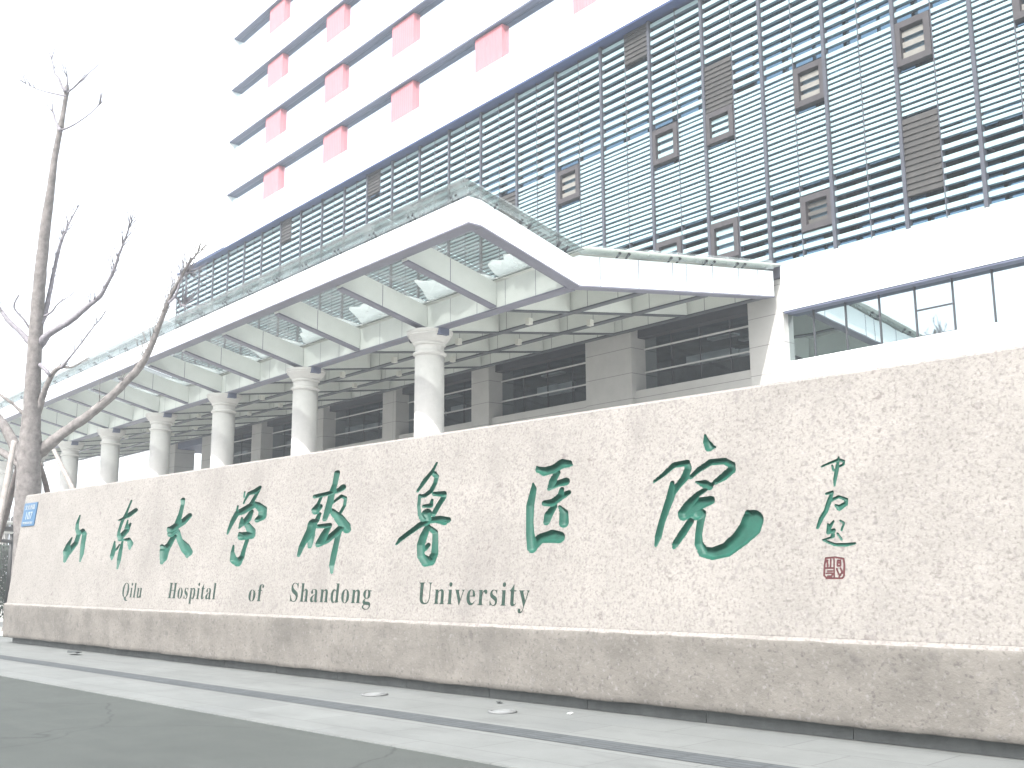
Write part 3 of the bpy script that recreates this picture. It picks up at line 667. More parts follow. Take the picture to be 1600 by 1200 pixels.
for wd_, s0, s1, zb, zh in (('Qilu', -18.53, -17.76, 1.025, 0.262), ('Hospital', -16.77, -15.2, 1.03, 0.265), ('of', -14.2, -13.8, 1.02, 0.255),
                            ('Shandong', -13.06, -11.17, 1.03, 0.268), ('University', -10.21, -8.28, 1.045, 0.268)):
    v, f = text_mesh(serif(wd_), 0.0025, 1.14, -0.009)
    o = obj('engraved_word', place_text(v, f, s0, s1, zb, zh, lambda s, z, e: face(s, z, -0.002 + e)), M['green_letter'], wall)
    o['label'] = 'thin green serif lettering reading ' + wd_

# blue address plaque fixed near the left end of the stone
pl = thing('address_plaque', 'small blue address plaque with white lettering at the left end of the granite sign wall', 'plaque', face(-23.8, 2.48))
mb = MB(); a0, a1, c0, c1 = -24.06, -23.33, 2.48, 2.985
mb.hexa([face(a0, c0, -.02), face(a1, c0, -.02), face(a1, c0, .0), face(a0, c0, .0), face(a0, c1, -.02), face(a1, c1, -.02), face(a1, c1, .0), face(a0, c1, .0)])
obj('plate', mb, M['plaque'], pl)
for body, s0, s1, zb, zh in (('文化西路', -23.98, -23.42, 2.845, 0.085), ('107', -23.86, -23.5, 2.625, 0.165), ('WENHUA XILU', -23.98, -23.42, 2.525, 0.052)):
    v, f = text_mesh(body, 0.003, 1.0)
    obj('lettering', place_text(v, f, s0, s1, zb, zh, lambda s, z, e: face(s, z, -0.0235 + e)), M['white_paint'], pl)

# ------------------------------------------------------------------ entrance canopy
XE = -20.94
XL = -84.0
YF, ZF = 16.0, 10.50      # outer front edge, underside
YV, ZV = 20.0, 9.48       # valley over the columns
YR, ZR = 29.27, 10.73     # rear edge
HB = 0.78                 # beam depth
CX = [-28.3, -36.85, -44.42, -51.85, -59.15, -66.3, -73.5, -80.7]
def zf(y): return ZF + (ZV - ZF) * (y - YF) / (YV - YF)
def ze(y): return ZF + (ZV - ZF) * (y - YF - .43) / (YV - YF - .43)
def zr(y): return ZV + (ZR - ZV) * (y - YV) / (YR - YV)
canopy = thing('entrance_canopy', 'long white entrance canopy with glass roof and deep panelled ribs standing on round columns', 'canopy', (-45, 20, 9.48))
rib_x = []
xs = [XE] + CX
rib_x.append(-24.57)
for a, b in zip(CX[:-1], CX[1:]):
    rib_x += [a, (a + b) / 2]
rib_x.append(CX[-1])
def sloped(mb, x0, x1, y0, y1, zfun, h0, h1, mi=0):
    mb.hexa([(x0, y0, zfun(y0) + h0), (x1, y0, zfun(y0) + h0), (x1, y1, zfun(y1) + h0), (x0, y1, zfun(y1) + h0),
             (x0, y0, zfun(y0) + h1), (x1, y0, zfun(y0) + h1), (x1, y1, zfun(y1) + h1), (x0, y1, zfun(y1) + h1)], mi)
# front and end fascias
mb = MB(); mb.box(XL, XE + 0.0, YF, YF + 0.42, ZF + 0.04, ZF + 0.76); o = obj('front_fascia', mb, M['cladding'], canopy)
mb = MB(); mb.box(XL - .01, XE + 0.02, YF - 0.02, YF + 0.44, ZF, ZF + 0.045); obj('trim', mb, M['trim'], o)
mb = MB(); sloped(mb, XE - 0.40, XE, YF + 0.43, YV, ze, 0.04, 0.76); o = obj('end_fascia', mb, M['cladding'], canopy)
mb = MB(); sloped(mb, XE - 0.42, XE + 0.02, YF + 0.445, YV, ze, 0.0, 0.044); obj('trim', mb, M['trim'], o)
mb = MB(); sloped(mb, XE - 0.36, XE - 0.004, YV, YR, zr, 0.04, 0.93); o = obj('end_fascia', mb, M['cladding'], canopy)
mb = MB(); sloped(mb, XE - 0.38, XE + 0.016, YV, YR, zr, -0.005, 0.042)
for y in (20.86, 22.5, 24.05, 24.7, 26.0, 27.35, 28.4):
    mb.box(XE - 0.01, XE + 0.003, y - .012, y + .012, zr(y) + 0.05, zr(y) + 0.925)
obj('trim', mb, M['trim'], o)
# valley beam and rear beam
mb = MB(); mb.box(XL, XE - 0.42, YV - 0.20, YV + 0.20, ZV + 0.045, ZV + 0.86); o = obj('valley_beam', mb, M['panel'], canopy)
mb = MB(); mb.box(XL, XE - 0.40, YV - 0.22, YV + 0.22, ZV, ZV + 0.05)
for i in range(44):
    x = -22.6 - i * 1.42
    for y in (YV - .202, YV + .202):
        mb.box(x - .010, x + .010, min(y, y + .001), max(y, y + .001), ZV + .05, ZV + .86)
obj('trim', mb, M['trim'], o)
for yp, hh in ((23.10, 0.98), (26.05, 0.98), (28.98, 0.90)):
    mb = MB(); mb.box(XL, XE - 0.37, yp - 0.12, yp + 0.12, zr(yp) + 0.045, zr(yp) + hh); o = obj('purlin', mb, M['panel'], canopy)
    mb = MB(); mb.box(XL, XE - 0.37, yp - 0.13, yp + 0.13, zr(yp), zr(yp) + 0.05)
    for i in range(46):
        x = -22.3 - i * 1.38
        mb.box(x - .010, x + .010, yp - .123, yp - .121, zr(yp) + .05, zr(yp) + hh)
    obj('trim', mb, M['trim_dark'], o)
# ribs
for x in rib_x:
    mb = MB(); sloped(mb, x - 0.14, x + 0.14, YF + 0.43, YV - 0.22, zf, 0.045, 0.80)
    o = obj('rib', mb, M['panel'], canopy)
    mb = MB(); sloped(mb, x - 0.16, x + 0.16, YF + 0.46, YV - 0.24, zf, -0.002, 0.05)
    ym = 18.0
    for sx in (x - .1415, x + .1405):
        mb.box(sx, sx + .001, ym - .012, ym + .012, zf(ym) + .05, zf(ym) + .78)
    obj('trim', mb, M['trim'], o)
    for y0, y1 in ((YV + .23, 22.95), (23.25, 25.90), (26.20, 28.83)):
        mb = MB(); sloped(mb, x - 0.09, x + 0.09, y0, y1, zr, 0.045, 0.96)
        o = obj('rear_rib', mb, M['panel'], canopy)
        mb = MB(); sloped(mb, x - 0.10, x + 0.10, y0, y1, zr, -0.002, 0.05); obj('trim', mb, M['trim_dark'], o)
# roof glass, one pane per half bay, overhanging the fascias a little
edges = [XE + 0.30] + rib_x + [XL]
for a, b in zip(edges[:-1], edges[1:]):
    x0, x1 = b + .015, a - .015
    mb = MB(); mb.quad((x0, YV - .02, zf(YV - .02) + 1.03), (x1, YV - .02, zf(YV - .02) + 1.03), (x1, YF - .35, zf(YF - .35) + 1.03), (x0, YF - .35, zf(YF - .35) + 1.03)); obj('roof_pane', mb, M['roof_glass'], canopy)
    mb = MB(); sloped(mb, x0, x1, YV + .02, YR + 0.25, zr, 1.10, 1.125); obj('roof_sheet', mb, M['panel'], canopy)
# glass upstand strips along the outer edges
mb = MB(); mb.quad((XL, YF - .04, ZF + .80), (XE + .1, YF - .04, ZF + .80), (XE + .1, YF - .04, ZF + 1.2), (XL, YF - .04, ZF + 1.2)); obj('edge_glass', mb, M['glass_edge'], canopy)
mb = MB(); xq = XE + .10; mb.quad((xq, YF, zf(YF) + .82), (xq, YV, zf(YV) + .95), (xq, YV, zf(YV) + 1.24), (xq, YF, zf(YF) + 1.2)); mb.quad((xq, YV, zr(YV) + .95), (xq, YR - .1, zr(YR) + .95), (xq, YR - .1, zr(YR) + 1.26), (xq, YV, zr(YV) + 1.24)); obj('edge_glass', mb, M['glass_edge'], canopy)
# small point fittings that hold the glass
mb = MB()
x = XE - 0.5
while x > XL:
    mb.tube([(x, YF + .1, ZF + .75, .022), (x, YF + .02, ZF + .90, .03), (x, YF - .05, ZF + .93, .045)], 6)
    mb.tube([(x - .22, YF + .1, ZF + .75, .022), (x - .22, YF + .02, ZF + .90, .03), (x - .22, YF - .05, ZF + .93, .045)], 6)
    x -= 2.05
for y in (16.9, 17.8, 18.1, 19.2, 19.5):
    mb.tube([(XE - .1, y, zf(y) + .78, .025), (XE + .1, y, zf(y) + .95, .05)], 6)
for y in (21.6, 22.0, 23.9, 24.3, 25.6, 26.0, 27.2, 27.6):
    mb.tube([(XE - .1, y, zr(y) + .92, .025), (XE + .12, y, zr(y) + 1.08, .05)], 6)
o = obj('glass_fitting', mb, M['black'], canopy); o['kind'] = 'stuff'
# small square downlights hung under the rear grid
for i, x in enumerate([(a + b) / 2 + .2 for a, b in zip(rib_x[:11], rib_x[1:12])]):
    for y in (23.0, 25.9):
        mb = MB(); mb.box(x - .09, x + .09, y - .42, y - .24, zr(y) - .12, zr(y) + .10); obj('downlight', mb, M['lamp'], canopy)
for x in CX[:6]:
    mb = MB(); mb.lathe(x - .95, YV - .1, [(.02, ZV - .02), (.09, ZV - .07), (.10, ZV - .16), (.05, ZV - .22)], 12); obj('spotlight', mb, M['black'], canopy)
    mb = MB(); mb.box(x + .45, x + .85, YV - .19, YV + .19, ZV - .22, ZV - .002); obj('bearing_block', mb, M['soffit'], canopy)

# ------------------------------------------------------------------ columns
cprof = [(.62, 0), (.62, .35), (.58, .42), (.53, .5), (.50, .6), (.50, 8.62), (.505, 8.64), (.56, 8.67), (.575, 8.70), (.56, 8.74), (.505, 8.77),
         (.49, 8.79), (.49, 8.97), (.505, 8.99), (.55, 9.01), (.56, 9.05), (.55, 9.08), (.565, 9.09), (.60, 9.13), (.655, 9.19), (.69, 9.25), (.705, 9.265),
         (.71, 9.29), (.74, 9.295), (.755, 9.33), (.75, 9.36), (.765, 9.365), (.785, 9.40), (.78, 9.43), (.79, 9.435), (.79, 9.475)]
clabel = ['nearest and thickest cream column under the canopy, with ringed capital', 'second cream column from the near end of the canopy',
          'third cream column from the near end of the canopy', 'fourth cream column from the near end, in front of a dark pier',
          'fifth cream column from the near end, with bright sky behind it', 'sixth cream column from the near end, crossed by a bare tree branch',
          'seventh cream column from the near end, behind the tree trunk', 'last cream column at the far left end of the canopy']
c0 = None
for i, x in enumerate(CX):
    if c0 is None:
        c0 = thing('round_column', clabel[0], 'column', (x, YV, 0), 'cream columns under the canopy')
        k = next(j for j, p in enumerate(cprof) if p[1] > 8.63)
        mb = MB(); mb.lathe(x, YV, cprof[:k]); obj('shaft', mb, M['column'], c0)
        mb = MB()
        mb.lathe(x, YV, [(p[0] + (0.001 if q == 0 else 0), p[1]) for q, p in enumerate(cprof[k - 1:])], sharp=True); obj('capital', mb, M['column'], c0)
    else:
        c = c0.copy(); COL.objects.link(c); c.location = (x, YV, 0); c['label'] = clabel[i]
        for ch in list(c0.children):
            d = ch.copy(); COL.objects.link(d); d.parent = c

# ------------------------------------------------------------------ snow lying in the valley of the glass roof
for bi, (a, b) in enumerate(zip(([XE - .4] + rib_x)[:14], rib_x[:14])):
    x0, x1 = b + .12, a - .08
    mb = MB(); nx, ny = 26, 12
    def edge(u): return 1.45 * (0.55 + 0.5 * noise.noise(Vector((u * 3 + bi * 7.1, 1.7, 0))) + 0.22 * noise.noise(Vector((u * 9 + bi * 3.3, 4.1, 0))) + 0.25 * u)
    for layer in (0, 1):
        for i in range(nx + 1):
            u = i / nx; L = max(0.12, edge(u)) * min(1, 0.15 + 5 * u, 0.15 + 5 * (1 - u))
            for j in range(ny + 1):
                v = j / ny; y = YV - .10 - v * L
                h = 0.0 if layer == 0 else 0.16 * (1 - v) ** .6 * min(1, 6 * u + .05, 6 * (1 - u) + .05) * (1 + .5 * noise.noise(Vector((u * 8, v * 5, bi)))) + .002
                mb.v.append((x0 + (x1 - x0) * u, y, zf(y) + 1.047 + h))
    S_ = (nx + 1) * (ny + 1)
    for i in range(nx):
        for j in range(ny):
            p = i * (ny + 1) + j; q = p + ny + 1
            mb.f.append((p, p + 1, q + 1, q)); mb.f.append((S_ + p, S_ + q, S_ + q + 1, S_ + p + 1)); mb.mi += [0, 0]; mb.smooth += [True, True]
    for j in range(ny):
        for i, fl in ((0, 0), (nx, 1)):
            p = i * (ny + 1) + j; f = (p, S_ + p, S_ + p + 1, p + 1); mb.f.append(f if not fl else f[::-1]); mb.mi.append(0); mb.smooth.append(False)
    for i in range(nx):
        for j, fl in ((0, 1), (ny, 0)):
            p = i * (ny + 1) + j; q = p + ny + 1; f = (p, S_ + p, S_ + q, q); mb.f.append(f if not fl else f[::-1]); mb.mi.append(0); mb.smooth.append(False)
    tag(obj('snow_patch', mb, M['snow']), 'white snow patch on the canopy glass, in the %s roof bay from the near end' % ORD[bi], 'snow', 'snow patches on the canopy glass')
mb = MB()
for (cx_, cy_, r_) in ((XE - .9, 17.3, .35), (XE - .7, 17.75, .42), (XE - .6, 18.25, .26)):
    bm_ = []
    n0 = len(mb.v)
    prof = [(r_, 0), (r_ * .93, r_ * .22), (r_ * .6, r_ * .42), (r_ * .2, r_ * .5)]
    mb.lathe(cx_, cy_, [(p[0], zf(cy_) + 1.03 + p[1]) for p in prof], 14)
    for q in range(n0, len(mb.v)):
        vx, vy, vz = mb.v[q]; nn_ = noise.noise(Vector((vx * 3, vy * 3, vz * 3)))
        mb.v[q] = (vx + .1 * nn_, vy + .1 * nn_, vz + .05 * nn_ + (zf(vy) - zf(cy_)))
tag(obj('snow_lump', mb, M['snow']), 'lumpy white snow heap on top of the near corner of the canopy glass', 'snow')
# ------------------------------------------------------------------ hospital building
bld = thing('hospital_building', 'tall white hospital block with louvered middle storeys, dark window lines and red panels', 'building', (-45, 29.4, 0))
YW = 29.4
# --- louver screen
YL = 29.9
MULL = [-6.1, -8.6, -11.1, -13.66, -16.19, -18.8, -21.4, -24.11, -26.87, -29.68, -32.56, -35.33, -38.05, -40.68, -43.31, -45.93, -48.5, -51.0, -53.6, -56.25, -58.88, -61.55, -64.14, -66.7, -69.18, -71.63, -74.0]
XLE = -75.7
Z0, PITCH, NSL = 11.97, 0.385, 31
PAN = {'a': (-27.5, 22.42, 23.86, 's'), 'b': (-23.4, 18.74, 20.66, 's'), 'b2': (-23.4, 17.45, 18.70, 'w'), 'c': (-19.5, 17.50, 18.97, 'g'),
       'd': (-15.6, 17.50, 19.01, 'g'), 'e': (-15.6, 13.10, 15.70, 's'), 'f': (-19.4, 12.95, 14.20, 'k'), 'g': (-26.1, 17.50, 18.95, 'w'),
       'h': (-31.9, 17.48, 18.98, 'g'), 'i': (-26.2, 12.85, 14.25, 'w'), 'j': (-23.4, 12.80, 14.28, 'w'), 'k': (-47.8, 22.5, 23.86, 's'),
       'l': (-58.2, 22.4, 23.86, 's'), 'm': (-35.9, 17.6, 19.0, 's'), 'n': (-12.0, 17.50, 19.0, 'g'), 'o': (-10.0, 20.0, 22.0, 's')}
halves = []
for a, b in zip(MULL[:-1], MULL[1:]):
    mid = (a + b) / 2
    halves += [(mid, a), (b, mid)]
halves.append((XLE, MULL[-1]))
blocked = {}
for key, (xc, z0, z1, kind) in PAN.items():
    hb = min(halves, key=lambda h: abs((h[0] + h[1]) / 2 - xc))
    blocked.setdefault(hb, []).append((z0, z1, kind))
screen = MB()
for hb in halves:
    x0, x1 = hb[0] + .012, hb[1] - .012
    for i in range(NSL):
        z = Z0 + i * PITCH
        if any(z + .16 > q[0] and z < q[1] for q in blocked.get(hb, [])): continue
        jz = random.uniform(-.004, .004)
        e = max(0, min(1, (z - 14.0) / .8, (19.2 - z) / .8))
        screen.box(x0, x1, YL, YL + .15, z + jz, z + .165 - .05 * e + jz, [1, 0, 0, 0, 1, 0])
        if 14.35 < z < 18.9:     # narrow slats added in the gaps, standing in for slat reflections in the glass
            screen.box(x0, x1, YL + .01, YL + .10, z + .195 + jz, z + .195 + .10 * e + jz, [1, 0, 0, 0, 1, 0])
louver = obj('louver_screen', screen, [M['slat'], M['slat_shade']], bld)
mb = MB(); mb.box(XLE, -6.0, YL + .74, YL + .78, 11.0, 24.4); obj('screen_glazing', mb, M['mirror'], bld)
for x in MULL:
    mb = MB(); mb.box(x - .06, x + .06, YL - .10, YL + .14, 11.6, 23.97)
    mb.box(x - .03, x + .03, YL + .145, YL + .735, 14.0, 14.06); mb.box(x - .03, x + .03, YL + .145, YL + .735, 19.0, 19.06)
    obj('screen_mullion', mb, M['mullion'], louver)
mb = MB()
for a, b in zip(MULL[:-1], MULL[1:]):
    x = (a + b) / 2; mb.box(x - .018, x + .018, YL - .015, YL + .17, 11.7, 23.96)
obj('joint_strip', mb, M['mullion'], louver)
for hb, lst in blocked.items():
    x0, x1 = hb[0] + .02, hb[1] - .02
    for z0, z1, kind in lst:
        if kind == 's':
            mb = MB(); n = max(3, int(round((z1 - z0) / .2)))
            for q in range(n):   # shiplap boards
                za = z0 + (z1 - z0) * q / n; zb = z0 + (z1 - z0) * (q + 1) / n
                mb.hexa([(x0, YL - .06, za), (x1, YL - .06, za), (x1, YL + .12, za), (x0, YL + .12, za),
                         (x0, YL - .01, zb), (x1, YL - .01, zb), (x1, YL + .12, zb), (x0, YL + .12, zb)])
            obj('screen_panel', mb, M['brown_panel'], louver)
        else:
            mb = MB(); fw = .21
            mb.box(x0, x1, YL - .08, YL + .2, z0, z0 + fw); mb.box(x0, x1, YL - .08, YL + .2, z1 - fw, z1)
            mb.box(x0, x0 + fw, YL - .08, YL + .2, z0 + fw, z1 - fw); mb.box(x1 - fw, x1, YL - .08, YL + .2, z0 + fw, z1 - fw)
            fr = obj('opening_frame', mb, M['brown_frame'], louver)
            mb = MB(); n = 3; ph = (z1 - z0 - 2 * fw) / n
            for q in range(n):
                za = z0 + fw + ph * q; mb.box(x0 + fw, x1 - fw, YL + .06, YL + .18, za + ph * .18, za + ph * .72, [1, 0, 0, 0, 1, 0])
            mb.box(x0 + fw - .02, x1 - fw + .02, YL + .205, YL + .22, z0 + .1, z1 - .1, 1)  # dark plate added so the gaps read dark against the bright glass
            obj('blind', mb, [M[{'w': 'slat', 'g': 'beige_blind', 'k': 'dark_blind'}[kind]], M['slat_shade']], fr)
mb = MB(); mb.box(XLE - .06, XLE, YL - .05, YL + 6.0, 11.2, 24.0); obj('screen_end', mb, M['mullion'], louver)

# --- white fascia band, right hand windows and spandrel
mb = MB(); mb.box(-20.74, 6, YW, YW + .95, 10.20, 11.88); o = obj('fascia_band', mb, M['cladding'], bld)
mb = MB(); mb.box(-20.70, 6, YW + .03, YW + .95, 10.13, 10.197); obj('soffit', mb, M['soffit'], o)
mb = MB(); mb.box(-75.2, -20.76, YW + .1, YW + .95, 11.45, 11.85); obj('screen_sill', mb, M['trim'], bld)
mb = MB(); mb.box(-20.74, 6, YW + .02, YW + .9, 0, 8.43); obj('lower_spandrel', mb, M['cladding'], bld)
vm = [-21.0 + 1.22 * i for i in range(23)]
for i, (a, b) in enumerate(zip(vm[:-1], vm[1:])):
    mb = MB(); mb.box(a + .015, b - .015, YW + .40, YW + .43, 8.40, 10.3); w = obj('window', mb, M['low_glass'], bld)
    mb = MB(); mb.box(b - .014, b + .014, YW + .35, YW + .44, 8.40, 10.25)
    if i == 4:
        mb.box(a + .028, b - .028, YW + .355, YW + .395, 9.34, 9.375); mb.box(a + .03, b - .03, YW + .355, YW + .395, 8.50, 8.535)
    obj('frame', mb, M['black'], w)
# --- piers and the dark glazed wall under the canopy
PIER = [(-22.28, -20.80), (-30.6, -28.0), (-38.35, -37.05), (-46.0, -44.75), (-53.5, -52.2), (-61.25, -59.95), (-68.9, -67.4), (-75.2, -73.6)]
for a, b in PIER:
    mb = MB(); mb.box(a, b, YW + .12, YW + 1.6, 0, 11.4); obj('pier', mb, M['stone'], bld)
mb = MB(); mb.box(-67.4, -22.28, YW + .30, YW + 1.0, 0, 8.46); obj('lower_wall', mb, M['stone'], bld)
for k in range(len(PIER) - 2):
    x0, x1 = PIER[k + 1][1], PIER[k][0]
    mb = MB(); mb.quad((x0 + .01, YW + .93, 8.465), (x1 - .01, YW + .93, 8.465), (x1 - .01, YW + .93, 11.4), (x0 + .01, YW + .93, 11.4)); w = obj('window', mb, M['dark_glass'], bld)
    mb = MB()
    for z in (9.24, 10.18): mb.box(x0 + .02, x1 - .02, YW + .84, YW + .91, z, z + .055)
    obj('transom', mb, M['alu'], w)
    mb = MB()
    n = 4
    for q in range(1, n):
        x = x0 + (x1 - x0) * q / n; mb.box(x - .018, x + .018, YW + .88, YW + .915, 8.47, 9.235); mb.box(x - .018, x + .018, YW + .88, YW + .915, 9.30, 10.175); mb.box(x - .018, x + .018, YW + .88, YW + .915, 10.24, 10.615)
    mb.box(x0 + .02, x1 - .02, YW + .5, YW + .91, 10.62, 11.4)
    obj('frame', mb, M['black'], w)
    mb = MB()  # what shows dimly inside: pale boxes and ceiling strips
    random.seed(40 + k)
    for q in range(3):
        a = random.uniform(x0 + .3, x1 - 1.6); L = random.uniform(1.0, 2.4); zz = random.choice((9.32, 9.38, 9.30))
        mb.box(a, min(a + L, x1 - .2), YW + 1.3 + .1 * q, YW + 1.5 + .1 * q, zz, zz + random.uniform(.22, .38))
    for q in range(2):
        a = random.uniform(x0 + .5, x1 - 1.8); mb.box(a, a + 1.3, YW + 2.0 + q, YW + 2.35 + q, 10.35, 10.42)
    obj('interior_panel', mb, M['pale'], w)
mb = MB()
mb.quad((-67.4, 37, 8.4), (-22.3, 37, 8.4), (-22.3, 37, 11.4), (-67.4, 37, 11.4))
mb.quad((-67.4, 30.5, 8.42), (-22.3, 30.5, 8.42), (-22.3, 37, 8.42), (-67.4, 37, 8.42))
mb.quad((-67.4, 30.5, 11.38), (-67.4, 37, 11.38), (-22.3, 37, 11.38), (-22.3, 30.5, 11.38))
obj('interior_room', mb, M['room'], bld)
mb = MB(); mb.box(-68.9, -67.42, YW + 1.62, 46, 0, 11.3); obj('side_wall', mb, M['stone'], bld)
mb = MB(); mb.box(-75.2, -67.4, YW + .3, YW + 3.2, 10.45, 11.40); obj('porch_beam', mb, M['soffit'], bld)
# --- tower above
XTL, XPL = -72.7, -66.5
mb = MB(); mb.box(XTL, XPL, YW, 44, 24.0, 55.5); mb.box(-74.9, 6, YL + 1.0, 44, 11.4, 23.8); obj('white_wall', mb, M['tower_white'], bld)
FL = [23.85, 27.72, 31.68, 35.62, 39.62, 43.6, 47.6, 51.6]
REDX = [-6.7, -14.6, -22.3, -30.0, -37.13, -44.72, -52.2, -60.1]
for i, z in enumerate(FL):
    zt = z + 1.86; zn = FL[i + 1] if i + 1 < len(FL) else z + 3.95
    mb = MB(); mb.box(XPL + .004 if i else XTL - .0, 8, YW + (.004 if i == 0 else 0), YW + .95, z + (0.07 if i == 0 else .06), zt)
    if i == 0:
        mb = MB(); mb.box(XPL + .002, 8, YW, YW + .95, z + .06, zt)
    sp = obj('spandrel', mb, M['tower_white'], bld)
    mb = MB()
    mb.box(XPL + .02 if i else XTL - 2.2, 8, YW + .02, YW + (.94 if i == 0 else .415), z - .02, z + .057)
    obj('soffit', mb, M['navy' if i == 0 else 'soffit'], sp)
    mb = MB(); mb.box(XPL + .02, 8, YW + .42, YW + .45, zt + .004, zn - .022); ws = obj('window_strip', mb, M['tower_glass'], bld)
    if i < 6:
        for xc in REDX:
            w_ = 1.06
            mb = MB(); mb.box(xc - w_, xc + w_, YW + .20, YW + .418, zt + .012, zn - .06); obj('red_panel', mb, M['red'], bld)
mb = MB(); mb.box(-66.4, 8, YW + .96, 44, 24.0, 55.5); obj('tower_core', mb, M['tower_white'], bld)

# ------------------------------------------------------------------ bare tree and its props
def spline(pts, sub=4):
    P = [Vector(p) for p in pts] if len(pts[0]) == 3 else pts
    out = []
    n = len(pts)
    for i in range(n - 1):
        p0, p1, p2, p3 = (np.array(pts[max(i - 1, 0)]), np.array(pts[i]), np.array(pts[i + 1]), np.array(pts[min(i + 2, n - 1)]))
        for k in range(sub):
            t = k / sub
            q = 0.5 * ((2 * p1) + (-p0 + p2) * t + (2 * p0 - 5 * p1 + 4 * p2 - p3) * t * t + (-p0 + 3 * p1 - 3 * p2 + p3) * t ** 3)
            q[3] = max(q[3], 0.004); out.append(tuple(q))
    out.append(tuple(pts[-1]))
    return out
tr = TREE['trunk']
foot = [(tr[0][0] - .12, tr[0][1] + .05, -0.05, .52), (tr[0][0] - .08, tr[0][1] + .03, .35, .42), (tr[0][0] - .04, tr[0][1] + .02, 1.0, .37)]
tree = thing('bare_tree', 'leafless street tree with a straight ringed trunk and pruned limbs beside the sign wall', 'tree', (tr[0][0], tr[0][1], 0))
random.seed(3)
mb = MB(); sp_ = spline(foot + tr, 5)
sp_ = [(p[0] + .012 * noise.noise(Vector((p[2] * 2, 1, 1))), p[1], p[2], p[3] * (1 + .05 * noise.noise(Vector((p[2] * 3.1, 0, 2))))) for p in sp_]
mb.tube(sp_, 14, 0, .05)
n_low = 0
obj('trunk', mb, M['bark'], tree)
def twigs(mb, sp, n, L, r, seed):
    random.seed(seed)
    for _ in range(n):
        i = int(len(sp) * (.25 + .73 * random.random() ** .7)); i = min(i, len(sp) - 2)
        p = Vector(sp[i][:3]); d = (Vector(sp[i + 1][:3]) - p).normalized()
        e = (d + Vector((random.uniform(-.9, .9), random.uniform(-.9, .9), random.uniform(-.1, .8)))).normalized()
        l = L * random.uniform(.4, 1.1)
        q = p + e * l * .5 + Vector((0, 0, .03)); t_ = q + (e + Vector((0, 0, .3))).normalized() * l * .5
        mb.tube([(*p, r), (*q, r * .7), (*t_, r * .35)], 5)
        if random.random() < .6:
            u_ = q + (e + Vector((random.uniform(-.8, .8), random.uniform(-.8, .8), .3))).normalized() * l * .4
            mb.tube([(*q, r * .6), (*u_, r * .3)], 4)
for k, pts in TREE.items():
    if k == 'trunk': continue
    mb = MB(); sp_ = spline([tuple(p) for p in pts], 4)
    mb.tube(sp_, 9, 0, .10)
    nt_ = {'A': 60, 'B': 34, 'C': 20, 'E': 10, 'F': 12, 'F2': 10, 'A2': 26, 'A3': 22, 'I': 8, 'H': 9, 'G': 5, 'G2': 4, 'G3': 4, 'G4': 5, 'G5': 6, 'G6': 5}.get(k, 2)
    twigs(mb, sp_, nt_, {'A': .75, 'A2': .7, 'A3': .7, 'B': .6, 'C': .5}.get(k, .42), .013, sum(map(ord, k)) + len(pts))
    obj('branch', mb, M['bark'] if pts[0][2] < 6 else M['bark_pale'], tree)
slabel = ['pale wooden prop leaning against the left front of the bare tree trunk', 'dark wooden prop behind the left side of the bare tree trunk',
          'dark wooden prop close behind the right side of the bare tree trunk', 'pale wooden prop on the right, in front of a cream column']
for i, st in enumerate(STAKES):
    a = Vector(st[0][:3]); b = Vector(st[-1][:3]); d = (b - a).normalized(); L = (b.z + .03) / -d.z
    e = b + d * L
    mb = MB(); mb.tube(spline(list(st) + [(e.x, e.y, e.z, st[-1][3] * 1.1)], 3), 9, 0, .06)
    tag(obj('tree_prop', mb, M['stake_dark'] if i in (1, 2) else M['stake']), slabel[i], 'wooden prop', 'wooden props round the tree')

# ------------------------------------------------------------------ fence and hedge beyond the left end of the wall
fn = thing('metal_fence', 'dark metal fence with pale rails standing beyond the left end of the sign wall', 'fence', (-34, 8.6, 0))
def FP(s, z, d=0.0): return (-34 + s * .78, 8.6 - s * .62 + 0, z)
mb = MB()
for z in (2.72, 3.0):
    mb.tube([(*FP(-5, z), .055), (*FP(4.5, z), .055)], 6)
obj('rail', mb, M['fence_pale'], fn)
for i in range(7):
    mb = MB(); mb.tube([(*FP(-5 + i * 1.55, 0), .06), (*FP(-5 + i * 1.55, 3.2), .06)], 8); obj('post', mb, M['fence_dark'], fn)
mb = MB()
for i in range(95):
    mb.tube([(*FP(-5 + i * .1, .3), .012), (*FP(-5 + i * .1, 3.15), .012)], 5)
mb.tube([(*FP(-5, 2.8), .09), (*FP(4.5, 2.8), .09)], 6); mb.tube([(*FP(-5, 2.45), .05), (*FP(4.5, 2.45), .05)], 6)
obj('bars', mb, M['fence_dark'], fn)
mb = MB(); random.seed(11)
for i in range(7500):
    s = random.uniform(-5, 4.2); dz = random.random() ** .7 * 2.4; w_ = random.uniform(-.5, .5)
    top = 2.2 + .25 * noise.noise(Vector((s * 1.3, 0, 0)))
    c = Vector(FP(s, min(dz, top) + .1)) + Vector((.62 * (w_ - .9), .78 * (w_ - .9) , 0))
    e1 = Vector((random.uniform(-1, 1), random.uniform(-1, 1), random.uniform(-1, 1))).normalized() * .06
    e2 = e1.orthogonal().normalized() * .04
    mb.quad(c - e1, c - e2, c + e1, c + e2)
tag(obj('clipped_hedge', mb, M['leaf']), 'dark green clipped hedge in front of the metal fence at the left edge', 'hedge')

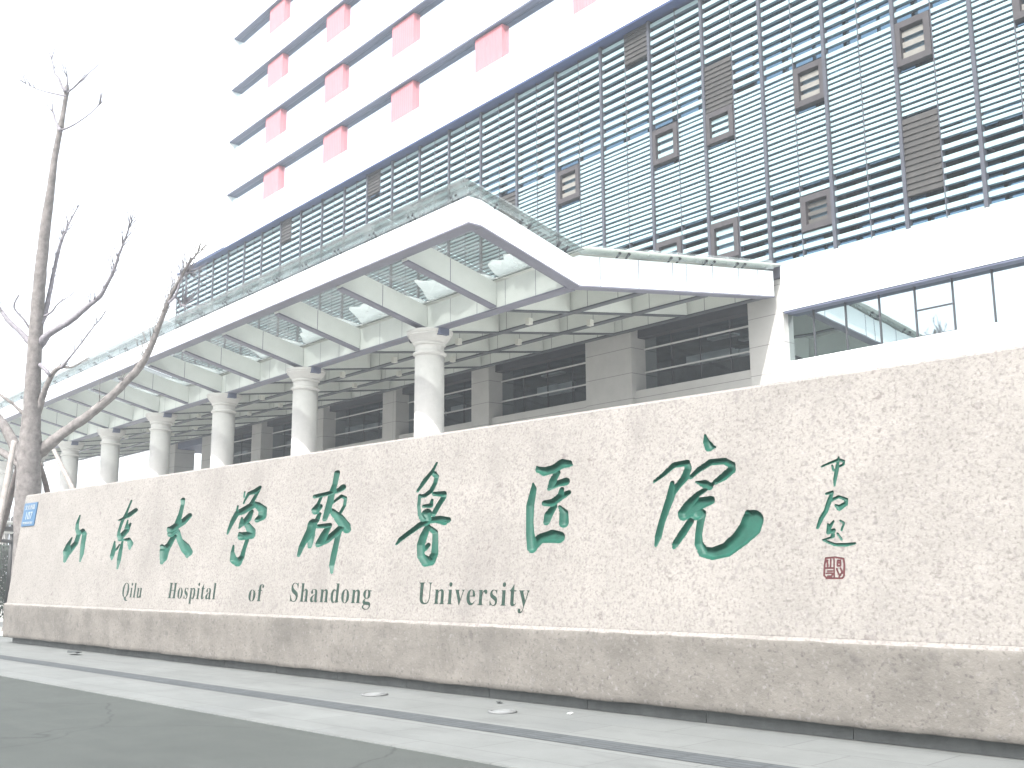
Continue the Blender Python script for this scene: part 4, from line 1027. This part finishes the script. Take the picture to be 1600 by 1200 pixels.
# ------------------------------------------------------------------ small things on the pavement
M['ring'] = mat('dull steel ring', (0.14, 0.145, 0.145), 0.5, 0, 0.4)
M['lens'] = mat('dusty lamp glass', (0.19, 0.20, 0.20), 0.35, 0, 0.4, 20.0, 0.2)
for i, (s, d, r, lab) in enumerate(((-10.27, 7.81, .16, 'round pale in-ground light left of the word University, at the foot of the sign wall'),
                                    (-8.03, 7.75, .15, 'round pale in-ground light below the end of the word University'))):
    t = thing('ground_light', lab, 'ground light', W(s, d, 0), 'in-ground lights along the sign wall')
    p = W(s, d, 0)
    mb = MB(); mb.lathe(p[0], p[1], [(r, 0.001), (r, .014), (r - .02, .02), (r - .035, .02), (r - .036, .012)], 28); obj('rim', mb, M['ring'], t)
    mb = MB(); mb.lathe(p[0], p[1], [(r - .04, .008), (r - .04, .015), (r - .09, .022), (.01, .024)], 28); obj('lens', mb, M['lens'], t)
random.seed(21)
def scrap(name, s, d, size, m_, lab):
    mb = MB(); p = Vector(W(s, d, .006)); n = 9; base = len(mb.v)
    ring = []
    for k in range(n):
        a = 2 * math.pi * k / n; r = size * random.uniform(.55, 1.1)
        ring.append((p.x + r * math.cos(a), p.y + r * math.sin(a) * .7, p.z + random.uniform(0, size * .35)))
    mb.v = [(p.x, p.y, p.z + size * .3)] + ring + [(x, y, z - .004) for x, y, z in ring]
    for k in range(n):
        b = (k + 1) % n
        mb.f.append((0, 1 + k, 1 + b)); mb.f.append((1 + k, 1 + n + k, 1 + n + b, 1 + b)); mb.mi += [0, 0]; mb.smooth += [False, False]
    mb.f.append(tuple(1 + n + k for k in reversed(range(n)))); mb.mi.append(0); mb.smooth.append(False)
    tag(obj(name, mb, m_), lab, 'litter')
scrap('paper_scrap', -7.43, 8.12, .045, M['paper'], 'crumpled white paper scrap on the pavement below the sign wall')
scrap('dark_scrap', -19.5, 8.0, .22, M['stain'], 'flat dark scrap on the pavement near the left end of the sign wall')
scrap('leaf_scrap', -8.6, 8.25, .05, M['stain'], 'small dark leaf scrap by the foot of the sign wall')
for i in range(14):
    pass

# ------------------------------------------------------------------ added air volume standing in for veiling glare, lifts the blacks
mb = MB(); mb.box(-1720, 1720, -1720, 1720, -1.1, 57)
hm = bpy.data.materials.new('glare_veil'); hm.use_nodes = True; nt = hm.node_tree; nt.nodes.clear()
o_ = nt.nodes.new('ShaderNodeOutputMaterial'); pv = nt.nodes.new('ShaderNodeVolumePrincipled')
pv.inputs['Color'].default_value = (0.88, 0.95, 1.0, 1); pv.inputs['Density'].default_value = 0.0018
nt.links.new(pv.outputs[0], o_.inputs['Volume'])
hz = obj('glare_veil', mb, hm); hz['kind'] = 'stuff'
